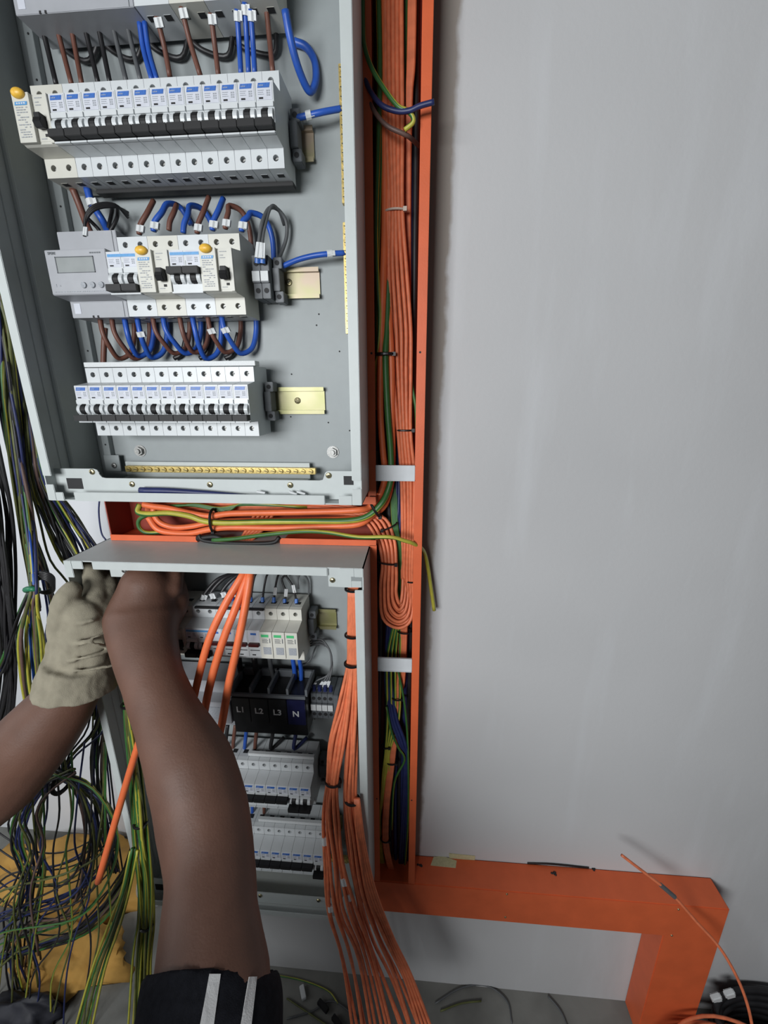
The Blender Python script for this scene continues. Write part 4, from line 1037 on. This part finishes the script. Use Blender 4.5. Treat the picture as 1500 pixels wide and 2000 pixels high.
for k in range(3):
    cable('grey_wire', [(600, 1255 + k * 4, .566), (625, 1248 + k * 5, .562), (643, 1268, .556), (649 - k, 1300, .552), (640 - k * 4 + 4, 1325, .546), (638 - k * 10, 1346, .542)], 0.0013, 'wire_grey', f'thin grey wire of the arched group beside the orange bundle, {ORD[k]} of three', 'wire', 'thin grey wires to the lower terminal blocks', markers=((4, .5, .010),))
for k in range(4):
    f = MB(); x = -0.1520 + k * 0.0088; f.cyl((x, 0.540, -0.4470), (x, 0.540, -0.4380), 0.0030, n=10)
    tag(f.build('wire_ferrule', 'wire_navy'), f'dark blue ferrule on the lower terminal blocks, {ORD[k]} from the left', 'ferrule', 'dark ferrules')
for k, (u, m) in enumerate(((440, 'wire_black'), (455, 'wire_brown'), (478, 'wire_blue'), (498, 'wire_brown'), (530, 'wire_black'), (575, 'wire_navy'))):
    cable(m[5:] + '_wire', [(u + 5, 1415, .555), (u + 2, 1438, .550), (u, 1462, .552), (u + (0 if k < 4 else 25), 1475 if k < 4 else 1440, .570)], 0.0032, m, f'{m[5:]} wire between the distribution block and the third row, {ORD[k]} from the left', 'wire', 'wires under the distribution block')
for k, (u, m) in enumerate(((493, 'wire_blue'), (516, 'wire_brown'), (475, 'wire_black'))):
    cable(m[5:] + '_wire', [(u, 1565, .555), (u, 1585, .552), (u + 2, 1612, .560)], 0.0030, m, f'{m[5:]} wire between the two lowest rows, beside the forearm', 'wire', 'wires between the two lowest rows')

# ------------------------------------------------------------------ loose building wires left of the boxes
LW = [('wire_black', 'black'), ('wire_black', 'black'), ('wire_olive', 'olive'), ('wire_navy', 'dark blue'), ('wire_black', 'black'), ('gy', 'green and yellow'), ('wire_navy', 'dark blue'), ('wire_mauve', 'brownish'), ('wire_olive', 'olive')]
def strand(path, n, spread, where, r=0.0019, dt=0.012, cols=None, seed=1, cross=0.5, taper=None):
    rg = random.Random(seed)
    cols = cols or LW
    for k in range(n):
        m, cn = cols[(k * 5 + seed) % len(cols)]
        a = (k + 0.5) / n * 2 - 1
        ph = rg.uniform(0, 6.28)
        pts = []
        for i, (u, v, t) in enumerate(path):
            sp = spread if not isinstance(spread, (list, tuple)) else spread[i]
            q = a * math.cos(ph * cross + i * 0.8 * cross) if cross else a
            pts.append((u + sp * q + rg.uniform(-.12, .12) * sp, v + rg.uniform(-6, 6), t + dt * math.sin(ph + i * 0.9) ))
        rr = r * rg.uniform(0.85, 1.15)
        cable('loose_wire', pts, rr, m, f'{cn} loose wire {where}', 'wire', f'{cn} wires {where}', n=6, step=4)
strand([(-40, 420, .60), (-12, 560, .60), (5, 640, .60), (14, 740, .60), (30, 860, .60), (45, 960, .60), (58, 1060, .60), (66, 1140, .60), (66, 1190, .60)], 30, [34, 32, 30, 28, 26, 22, 16, 9, 12], 'in the thick hank hanging left of the upper box', r=.0022, seed=2)
strand([(0, 540, .62), (22, 640, .62), (40, 740, .62), (60, 830, .62), (76, 930, .62), (110, 1010, .63), (150, 1090, .63), (175, 1150, .63), (185, 1260, .63), (190, 1400, .62)], 26, [22, 24, 22, 24, 30, 40, 52, 44, 34, 26], 'slanting down behind the corner between the boxes', r=.0021, seed=3)
strand([(105, 960, .635), (138, 1010, .64), (172, 1060, .64), (200, 1110, .64)], 11, [26, 24, 22, 20], 'crossing the white wall gap between the two boxes', r=.0018, seed=4)
cable('loose_wire', [(196, 960, .60), (193, 1000, .60), (198, 1040, .60), (207, 1055, .60)], 0.0012, 'wire_navy', 'single thin blue wire on the white wall beside the cross trunking', 'wire')
strand([(-75, 620, .58), (-50, 760, .58), (-28, 900, .58), (-5, 1000, .58), (5, 1100, .58), (15, 1200, .58), (22, 1290, .58), (10, 1400, .58), (-20, 1500, .58)], 24, [30, 30, 30, 30, 28, 26, 24, 24, 26], 'in the dark hank at the left edge of the photo', r=.0022, seed=5, cols=[('wire_black', 'black'), ('wire_black', 'black'), ('wire_navy', 'dark blue'), ('wire_mauve', 'brownish'), ('wire_black', 'black')])
FAN = [('gy', 'green and yellow'), ('wire_blue', 'blue'), ('wire_olive', 'olive'), ('wire_yellow', 'yellow'), ('wire_mauve', 'brownish'), ('wire_navy', 'dark blue'), ('gy', 'green and yellow')]
strand([(10, 700, .605), (28, 860, .605), (46, 970, .600), (62, 1080, .575), (66, 1150, .55), (62, 1190, .55), (60, 1250, .55), (66, 1330, .55), (76, 1400, .55), (80, 1500, .56)], 13, [18, 16, 14, 9, 7, 14, 26, 28, 26, 30], 'fanning out below the green tape', r=.0021, seed=6, cols=FAN, cross=0)
f = MB(); f.tube([P(62 + 12 * math.cos(q), 1152 + 2 * math.sin(q), .550 + .011 * math.sin(q)) for q in [k * 2 * math.pi / 12 for k in range(12)]], 0.0042, n=8, closed=True, step=2)
tag(f.build('green_tape', 'tape_green', smooth=True), 'green tape wrapped round the hank of loose wires', 'tape')
for k in range(5):
    cable('loose_wire', [(60, 1120 + 4 * k, .556), (85, 1118 + 3 * k, .550), (104, 1128 + 4 * k, .556), (100, 1150 + 2 * k, .566), (78, 1156, .570), (58, 1140, .566)], 0.0024, 'wire_black', 'black loose wire coiled into the knot beside the green tape', 'wire', 'black wires in the knot beside the tape')
strand([(60, 1040, .59), (88, 1120, .59), (105, 1200, .60), (100, 1260, .60), (115, 1350, .60), (120, 1440, .60)], 8, [10, 10, 16, 22, 22, 26], 'between the green tape and the glove', r=.0017, seed=7)
strand([(0, 1270, .62), (30, 1290, .62), (70, 1300, .62), (110, 1290, .62)], 4, [3, 8, 8, 6], 'lying sideways behind the fanned wires', r=.0013, seed=8)
strand([(60, 1150, .57), (30, 1220, .57), (8, 1290, .57), (-25, 1350, .57)], 5, [8, 12, 10, 12], 'swinging to the left edge under the green tape', r=.0020, seed=9)
# hanging strands right of the coil and the coil itself
strand([(200, 1330, .61), (198, 1400, .61), (190, 1480, .60), (196, 1560, .60), (210, 1640, .60), (225, 1700, .60)], 16, [26, 24, 26, 30, 24, 18], 'hanging beside the left flange of the lower box', r=.0019, seed=10)
cen = (122, 1520)
rg = random.Random(11)
for k in range(44):
    m, cn = LW[k % len(LW)]
    side = 1 if k % 2 else -1
    W_ = rg.uniform(40, 112) ; D_ = rg.uniform(180, 330)
    t_ = .56 + rg.uniform(-.03, .03)
    pts = [(cen[0] + rg.uniform(-6, 6) - side * 20, cen[1] - 14 + rg.uniform(-6, 6), t_), (cen[0] + side * W_ * .55, cen[1] + 22 + rg.uniform(-8, 8), t_), (cen[0] + side * W_, cen[1] + D_ * .38, t_ - .01), (cen[0] + side * W_ * .75, cen[1] + D_ * .7, t_ - .015),
           (cen[0] - 10 + side * W_ * .2 + rg.uniform(-10, 10), cen[1] + D_ * .9, t_ - .02), (cen[0] - side * W_ * .8 - 30, cen[1] + D_ * 0.97 + rg.uniform(-10, 25), t_ - .02), (cen[0] - side * W_ - 60, cen[1] + D_ + 40, t_ - .02)]
    if side < 0: pts = pts[:4] + [(cen[0] - W_ * .95 - 15, cen[1] + D_ + 40, t_ - .02), (cen[0] - W_ * .9 + rg.uniform(-40, 40), cen[1] + D_ + 160, t_ - .02)]
    cable('loose_wire', pts, 0.0019 * rg.uniform(.85, 1.15), m, f'{cn} loose wire in the big tied coil below the left arm', 'wire', f'{cn} wires in the tied coil', n=6, step=5)
for k in range(12):
    a0 = rg.uniform(60, 180)
    pts = [(cen[0] + rg.uniform(-4, 4), cen[1], .555), (cen[0] + (a0 - 110) * .4, cen[1] - 45, .565), (a0 + 30, 1420, .58), (a0 + 40, 1330, .60)]
    m, cn = LW[(k * 2) % len(LW)]
    cable('loose_wire', pts, 0.0018, m, f'{cn} loose wire rising from the coil tie', 'wire', f'{cn} wires rising from the coil tie', n=6, step=4)
tie(P(cen[0], cen[1] + 4, .555), (1, 0, 0.15), 0.018, 0.022, label='dark tie gathering the big coil of loose wires', w=0.004)
rg = random.Random(12)
for k in range(10):
    u0 = 60 + k * 17
    m, cn = [('wire_olive', 'olive'), ('gy', 'green and yellow'), ('wire_navy', 'dark blue'), ('wire_black', 'black')][k % 4]
    pts = [(u0 + rg.uniform(-8, 8), 1450, .55), (u0 + rg.uniform(-14, 14), 1580, .53), (u0 + rg.uniform(-22, 22), 1660, .525), (u0 + rg.uniform(-22, 22), 1740, .52), (u0 - 12 + rg.uniform(-22, 22), 1830, .51), (u0 - 30 + rg.uniform(-22, 22), 1920, .50), (u0 - 40, 2060, .48)]
    cable('loose_wire', pts, 0.0017, m, f'{cn} loose wire straggling down in front of the coil', 'wire', f'{cn} wires straggling in front of the coil', n=6, step=5)
strand([(270, 1660, .60), (245, 1720, .58), (205, 1780, .57), (150, 1825, .56), (80, 1850, .55), (0, 1870, .54), (-60, 1880, .53)], 20, [16, 20, 24, 26, 28, 30, 30], 'sweeping left in the big bight near the floor', r=.0021, seed=13)
# arcs low in the coil
for k in range(6):
    v = 1655 + k * 32
    cable('loose_wire', [(-40, v - 60, .57), (10, v - 20, .57), (60, v + 6, .56), (120, v + 10, .56), (180, v - 15, .57), (225, v - 60, .58)], 0.0015, 'wire_black', 'thin dark wire arcing sideways across the coil opening', 'wire', 'thin dark wires across the coil', n=6)
# yellow-green hank inside the left flange of the lower box
YG = [('gy', 'green and yellow'), ('wire_olive', 'olive'), ('gy', 'green and yellow'), ('wire_yellow', 'yellow')]
strand([(250, 1330, .478), (252, 1400, .474), (262, 1480, .470), (270, 1560, .468), (276, 1640, .466), (284, 1720, .462), (286, 1800, .455), (280, 1880, .448), (272, 2060, .43)], 17, [8, 12, 16, 20, 22, 20, 17, 20, 26], 'in the hank hanging left of the bare forearm', r=.0022, dt=.006, cols=YG, seed=14, cross=.35)
strand([(262, 1660, .46), (245, 1740, .455), (222, 1810, .45), (190, 1900, .44), (150, 2060, .42)], 5, [8, 10, 14, 18, 24], 'splaying left out of the hank at the bottom', r=.0022, dt=.004, cols=YG, seed=15, cross=0)
tie(P(274, 1607, .468), (0, 0, 1), 0.0095, 0.009, label='black tie on the green hank at mid height', w=0.002)
tie(P(286, 1806, .455), (0, 0, 1), 0.0105, 0.009, label='black tie on the green hank near the bottom', w=0.002)
tie(P(251, 1375, .476), (0, 0, 1), 0.0085, 0.009, label='black tie on the green hank just under the glove', w=0.002)

# ------------------------------------------------------------------ things on the floor
def lumpy(name, m, c, rx, ry, rz, label, cat, seed=1, amp=0.25, res=24):
    f = MB(); f.ball((0, 0, 0), 1, 1, 1, nu=res, nv=res // 2)
    c = Vector(c)
    for i, v in enumerate(f.v):
        d = 1 + amp * mnoise.noise(v * 1.6 + Vector((seed * 7.3, 0, 0))) + amp * 0.5 * mnoise.noise(v * 4 + Vector((0, seed * 3.1, 0)))
        z = v.z * d * rz
        f.v[i] = Vector((c.x + v.x * d * rx, c.y + v.y * d * ry, max(c.z + z, FL)))
    return tag(f.build(name, m, smooth=True), label, cat)
lumpy('yellow_sack', 'cardboard', (-0.90, 0.755, FL + 0.012), 0.20, 0.09, 0.045, 'crumpled yellow brown sack on the floor behind the wire coil', 'sack', 1, .5, 40)
lumpy('yellow_sack', 'cardboard', (-0.78, 0.59, FL + 0.012), 0.13, 0.06, 0.05, 'smaller crumpled yellow sack lying nearer the lower box', 'sack', 2, .5, 40)
lumpy('dark_bag', 'dark_bag', (-0.79, 0.49, FL + 0.015), 0.075, 0.035, 0.045, 'dark blue cloth bag on the floor in front of the yellow sacks', 'bag', 3, .4, 30)
lumpy('clear_bag', 'clear_bag', (-0.66, 0.72, FL + 0.045), 0.035, 0.03, 0.05, 'clouded clear plastic bag near the hanging orange cable end', 'bag', 4, .4, 24)
def on_floor(u, v, h=0.003):
    c = Vector(((u - 750) / FPX, (v - 1000) / FPX, 1)); r_ = R3.transposed() @ c
    return r_ * ((FL + h) / r_.z)
rg = random.Random(21)
fw = [([(540, 1905), (590, 1915), (640, 1935), (660, 1960)], 'gy', 'thin yellow wire lying on the floor under the lower box'), ([(560, 1990), (610, 1975), (650, 1955), (700, 1990)], 'wire_grey', 'grey wire offcut on the floor under the orange cables'),
      ([(850, 1960), (900, 1930), (950, 1925), (990, 1955), (1000, 2000)], 'wire_grey', 'grey wire arcing on the floor in the middle'), ([(560, 1950), (620, 1990), (680, 2030)], 'wire_olive', 'olive wire on the floor beside the shirt'),
      ([(1070, 1945), (1095, 1975), (1110, 2010)], 'wire_grey', 'short grey wire on the floor near the duct leg'), ([(860, 1975), (900, 1960), (940, 1955)], 'wire_olive', 'olive wire offcut on the floor in the middle')]
for pts, m, lb_ in fw:
    cable('floor_wire', [on_floor(u, v, .004) for u, v in pts], 0.0016, m, lb_, 'wire', world=True, n=6)
for (u, v, u2, v2, m, lb_) in ((589, 1925, 594, 1952, 'marker_white', 'white plastic duct offcut on the floor beside the shirt'), (622, 1955, 640, 1975, 'black_plastic', 'black plastic offcut on the floor left of the orange cables'), (650, 1985, 665, 2005, 'black_plastic', 'black plastic offcut at the bottom edge under the orange cables')):
    f = MB(); f.bar(on_floor(u, v, .006), on_floor(u2, v2, .006), 0.010, 0.008); tag(f.build('plastic_offcut', m, bevel=.001), lb_, 'offcut')
# stray orange cable leaning past the duct, and the coil on the floor
leanp = [(1214, 1670, .560), (1240, 1690, .555), (1290, 1728, .548), (1318, 1752, .543), (1360, 1800, .530), (1405, 1850, .515), (1440, 1910, .50), (1462, 1970, .49), (1475, 2040, .48)]
o = cable('orange_cable', leanp, 0.0024, 'orange_cable', 'single slim orange cable with a grey taped joint leaning past the duct corner', 'cable')
g = MB(); a, b_ = P(*leanp[2]), P(*leanp[3]); g.cyl(a, b_, 0.0036, n=10); g.build('tape_joint', 'wire_grey', o)
for k in range(12):
    R_ = 0.105 + rg.uniform(-.012, .012)
    cx_, cy_ = 0.590 + rg.uniform(-.012, .012), 0.470 + rg.uniform(-.008, .008)
    pts = [(cx_ + R_ * 1.15 * math.cos(q), cy_ + R_ * math.sin(q) * .75, FL + 0.008 + 0.0095 * k + .006 * math.sin(q * 2 + k)) for q in [i * 2 * math.pi / 12 + k for i in range(12)]]
    f = MB(); f.tube(pts, 0.0030, n=8, closed=True, step=3)
    tag(f.build('orange_cable_coil', 'orange_cable', smooth=True), f'orange cable turn in the bottom right floor coil, {ORD[11 - k]} from the top', 'cable', 'turns of the coiled orange cable')
for k, (u, v) in enumerate(((1399, 1950), (1425, 1942))):
    c = P(u, v, .575); f = MB(); f.bar(c + Vector((-0.009, 0, -0.003)), c + Vector((0.009, 0.002, 0.004)), 0.010, 0.014); tag(f.build('white_tag', 'marker_white', bevel=.002), f'white tag in the dark coil at the bottom right, {("left", "right")[k]} one', 'tag', 'white tags')
for k in range(9):
    cx_, cy_ = 0.700, 0.545
    R_ = 0.085 + .006 * (k % 3)
    pts = [(cx_ + R_ * 1.1 * math.cos(q), cy_ + R_ * math.sin(q) * .55, FL + 0.010 + 0.0125 * k) for q in [i * 2 * math.pi / 12 for i in range(12)]]
    f = MB(); f.tube(pts, 0.0060, n=8, closed=True, step=3)
    tag(f.build('black_cable_coil', 'wire_black', smooth=True), f'turn of black cable coiled against the wall at the bottom right, {ORD[8 - k]} from the top', 'cable', 'turns of the coiled black cable')

# ------------------------------------------------------------------ the person: bare forearms, one gloved hand
person = empty('person', (-0.28, 0.0, FL), 'person in black shirt with white sleeve stripes, one grey glove, reaching into lower box', 'person')
def capsule(mb, pts, radii, n=16, step=4, flat=1.0):
    mb.tube(pts, 1, n=n, radii=radii, step=step, flat=flat)
    mb.ball(pts[0], radii[0], radii[0] * flat, radii[0], nu=14, nv=10); mb.ball(pts[-1], radii[-1], radii[-1] * flat, radii[-1], nu=14, nv=10)
def remesh(o, vox, smooth=4):
    m = o.modifiers.new('remesh', 'REMESH'); m.mode = 'VOXEL'; m.voxel_size = vox; m.use_smooth_shade = True
    s_ = o.modifiers.new('smooth', 'SMOOTH'); s_.iterations = smooth; s_.factor = 0.5
    return o
f = MB()
V = Vector
# right arm: shoulder -> elbow -> wrist -> hand
RA = [P(285, 1150, .500), P(278, 1205, .485), P(283, 1262, .455), P(300, 1330, .425), P(327, 1400, .400), P(372, 1500, .365), P(398, 1600, .335), P(412, 1700, .300), P(410, 1790, .268), P(412, 1870, .245), P(412, 1960, .222), V((-0.155, 0.150, -0.560)), V((-0.145, 0.060, -0.600))]
def rad(p, px):   # half width in metres of a px-wide limb at point p
    d = V(M3[2]).dot(p); return px * d / FPX / 2
RW = [rad(RA[0], 100), rad(RA[1], 138), rad(RA[2], 122), rad(RA[3], 112), rad(RA[4], 122), rad(RA[5], 160), rad(RA[6], 172), rad(RA[7], 168), rad(RA[8], 182), rad(RA[9], 206), rad(RA[10], 232), 0.050, 0.055]
capsule(f, RA, RW, n=20, flat=0.92)
# right hand: palm going up into the box, curled fingers and thumb
palm = [P(283, 1200, .490), P(300, 1155, .510), P(318, 1128, .522)]
capsule(f, palm, [0.030, 0.030, 0.022], flat=.8)
for k in range(4):
    bx, by = 262 + k * 26, 1128 + k * 3
    L_ = (26, 32, 30, 22)[k]
    p0 = P(bx, by + 12, .510); p1 = P(bx + 4, by - L_ * .7, .524); p2 = P(bx + 8, by - L_, .545); p3 = P(bx + 10, by - L_ + 14, .560)
    capsule(f, [p0, p1, p2, p3], [.0125, .0105, .0095, .0075], n=10)
capsule(f, [P(330, 1215, .495), P(352, 1180, .515), P(352, 1150, .535), P(345, 1128, .545)], [.015, .0125, .0105, .008], n=10)
# left arm
LA = [P(150, 1330, .455), P(118, 1380, .448), P(70, 1440, .435), P(0, 1520, .420), P(-90, 1610, .395), V((-0.640, 0.330, -0.620)), V((-0.560, 0.180, -0.640)), V((-0.470, 0.050, -0.610))]
LWd = [rad(LA[0], 96), rad(LA[1], 118), rad(LA[2], 140), rad(LA[3], 150), .047, .046, .050, .055]
capsule(f, LA, LWd, n=20)
# torso, neck, head (below and behind the picture)
capsule(f, [V((-0.31, 0.02, -0.64)), V((-0.31, 0.0, -0.80)), V((-0.31, -0.06, -1.00))], [.105, .125, .120], n=20)
capsule(f, [V((-0.15, 0.06, -0.61)), V((-0.31, 0.02, -0.60)), V((-0.47, 0.05, -0.62))], [.058, .075, .058], n=16)
capsule(f, [V((-0.31, 0.02, -0.58)), V((-0.305, 0.0, -0.50))], [.052, .050])
f.ball((-0.300, -0.020, -0.430), 0.076, 0.092, 0.105, nu=24, nv=18)
f.ball((-0.300, 0.062, -0.470), 0.045, 0.034, 0.034); f.ball((-0.300, 0.078, -0.430), 0.012, 0.020, 0.018)
for s_ in (-1, 1): f.ball((-0.300 + s_ * .077, -0.02, -0.435), 0.010, 0.018, 0.028)
for s_, kx in ((1, -0.21), (-1, -0.41)):
    capsule(f, [V((kx, -0.06, -1.03)), V((kx + s_ * .03, 0.14, -0.98)), V((kx + s_ * .03, 0.17, -0.96))], [.080, .060, .055])
    capsule(f, [V((kx + s_ * .03, 0.17, -0.97)), V((kx + s_ * .03, 0.05, FL + .07))], [.052, .036])
o = f.build('body', 'skin', person); remesh(o, 0.0042, 6); tag(o, None)
# hair
f = MB(); f.ball((-0.300, -0.030, -0.405), 0.082, 0.095, 0.095, nu=24, nv=18); f.build('hair', 'hair_black', person, smooth=True)
for s_ in (-1, 1):
    f = MB(); f.ball((-0.300 + s_ * 0.028, 0.066, -0.425), 0.010, 0.006, 0.006); f.build('eye', 'marker_white', person, smooth=True)
# shirt: torso and short sleeves, right sleeve just reaching into the frame
f = MB()
SV = [P(406, 1908, .2370), P(412, 1985, .2200), V((-0.155, 0.150, -0.562)), V((-0.148, 0.060, -0.602))]
f.tube(SV, 1, n=32, radii=[rad(SV[0], 240), rad(SV[1], 276), .060, .066], step=5, flat=1.0, t0=(SV[1] - SV[0]).normalized() - V((0.25, 0, 0)) - V(M3[2]) * 0.65)
capsule(f, [V((-0.31, 0.02, -0.66)), V((-0.31, 0.0, -0.80)), V((-0.31, -0.06, -1.00))], [.118, .136, .130], n=20)
capsule(f, [V((-0.15, 0.06, -0.612)), V((-0.31, 0.02, -0.605)), V((-0.47, 0.05, -0.622))], [.068, .084, .068], n=16)
capsule(f, [V((-0.47, 0.05, -0.62)), V((-0.545, 0.16, -0.645))], [.066, .060])
shirt = f.build('shirt', 'shirt_black', person); remesh(shirt, 0.0040, 3)
f = MB()
camd = V(M3[2])
def ribbon(u0, v0, u1, v1, w0, w1, n=10):
    """white stripe laid on the sleeve surface facing outwards from the arm axis"""
    vs = []
    for k in range(n + 1):
        q = k / n; u = u0 + (u1 - u0) * q; v = v0 + (v1 - v0) * q; wd = w0 + (w1 - w0) * q
        row = []
        for e in (-1, -.33, .33, 1):
            uu = u + e * wd / 2
            ray = P(uu, v, 1.0).normalized()
            # intersect with the sleeve tube
            best = None
            for i in range(24):
                tt = i / 23
                c = SV[0].lerp(SV[1], tt * 1.6 - .2)
                r_ = rad(SV[0], 240) * (1 - (tt * 1.6 - .2)) + rad(SV[1], 276) * (tt * 1.6 - .2)
                ax = (SV[1] - SV[0]).normalized()
                # closest approach of ray and the axis ring
                oc = -c
                rp = ray - ax * ray.dot(ax); op = oc - ax * oc.dot(ax)
                A = rp.dot(rp); B = 2 * rp.dot(op); C = op.dot(op) - (r_ + .0012) ** 2
                D = B * B - 4 * A * C
                if D > 0:
                    s_ = (-B - math.sqrt(D)) / (2 * A); p = ray * s_; dd = abs((p - c).dot(ax))
                    if best is None or dd < best[0]: best = (dd, p)
            row.append(best[1] if best else P(uu, v, .2))
        vs += row
    fs = []
    for k in range(n):
        for j in range(3):
            a = k * 4 + j; fs.append((a, a + 1, a + 5, a + 4))
    return vs, fs
for (a_) in ((420, 1902, 395, 2060, 22, 30), (494, 1908, 472, 2060, 15, 24)):
    f = MB(); vs, fs = ribbon(*a_); f.add(vs, fs); o = f.build('sleeve_stripe', 'stripe_white', shirt)
    sm = o.modifiers.new('solid', 'SOLIDIFY'); sm.thickness = 0.0012; sm.offset = 0
f = MB()
for s_, kx in ((1, -0.21), (-1, -0.41)):
    capsule(f, [V((kx, -0.06, -1.03)), V((kx + s_ * .03, 0.14, -0.98)), V((kx + s_ * .03, 0.17, -0.96))], [.092, .070, .064])
    capsule(f, [V((kx + s_ * .03, 0.17, -0.97)), V((kx + s_ * .03, 0.05, FL + .10))], [.062, .050])
capsule(f, [V((-0.41, -0.06, -1.03)), V((-0.21, -0.06, -1.03))], [.10, .10])
o = f.build('trousers', 'trouser_cloth', person); remesh(o, 0.006, 3)
for s_, kx in ((1, -0.21), (-1, -0.41)):
    f = MB(); f.ball((kx + s_ * .03, 0.08, FL + .045), .045, .12, .045, nu=16, nv=10); f.build('shoe', 'dark_bag', person, smooth=True)
# glove on the left hand
f = MB()
GP = [P(150, 1338, .455), P(150, 1310, .458), P(154, 1270, .460), P(157, 1232, .462), P(158, 1212, .464)]
capsule(f, GP[1:], [rad(GP[1], 126), rad(GP[2], 120), rad(GP[3], 114), rad(GP[4], 92)], n=20, flat=.62)
f.tube([P(149, 1348, .453), P(149, 1341, .454), P(150, 1318, .457), P(152, 1290, .459)], 1, n=28, radii=[rad(GP[0], 142), rad(GP[0], 147), rad(GP[0], 134), rad(GP[0], 116)], flat=.95, step=4)
# thumb outside the corner, index finger inside the box, the others curled behind it
capsule(f, [P(132, 1262, .458), P(124, 1222, .459), P(124, 1190, .461), P(132, 1166, .463), P(140, 1152, .466)], [.021, .0185, .0165, .0145, .0120], n=14)
capsule(f, [P(176, 1232, .466), P(183, 1195, .474), P(187, 1162, .492), P(185, 1130, .504), P(181, 1106, .514)], [.0190, .0165, .0150, .0140, .0120], n=14)
capsule(f, [P(194, 1240, .468), P(201, 1205, .478), P(208, 1168, .500), P(209, 1138, .514), P(206, 1125, .528)], [.0175, .0160, .0142, .0130, .0110], n=14)
capsule(f, [P(200, 1256, .468), P(207, 1222, .480), P(216, 1185, .504), P(220, 1158, .518), P(218, 1150, .530)], [.0165, .0150, .0132, .0120, .0105], n=14)
capsule(f, [P(200, 1272, .468), P(207, 1240, .480), P(218, 1210, .500), P(224, 1190, .514), P(222, 1185, .524)], [.0155, .0140, .0120, .0110, .0095], n=14)
# folds of cloth around wrist and palm
for (pts, r_) in (([(92, 1282, .452), (120, 1294, .432), (160, 1290, .428), (205, 1276, .446), (222, 1262, .470)], .0030), ([(98, 1252, .450), (125, 1262, .434), (165, 1254, .432), (200, 1240, .446), (214, 1232, .470)], .0026),
                  ([(100, 1300, .450), (135, 1268, .434), (170, 1262, .430), (215, 1270, .455)], .0026), ([(112, 1210, .446), (140, 1222, .440), (175, 1216, .446), (200, 1208, .470)], .0020), ([(90, 1312, .448), (140, 1316, .426), (210, 1306, .440), (226, 1296, .462)], .0028)):
    f.tube([P(*p) + V((0, .006, 0)) for p in pts], r_, n=8)
gl = f.build('glove', 'glove_knit', person); remesh(gl, 0.0023, 9)
tx = bpy.data.textures.new('glove_folds', 'CLOUDS'); tx.noise_scale = 0.020; tx.noise_depth = 2
dm = gl.modifiers.new('folds', 'DISPLACE'); dm.texture = tx; dm.strength = 0.0045; dm.mid_level = 0.5; dm.texture_coords = 'LOCAL'
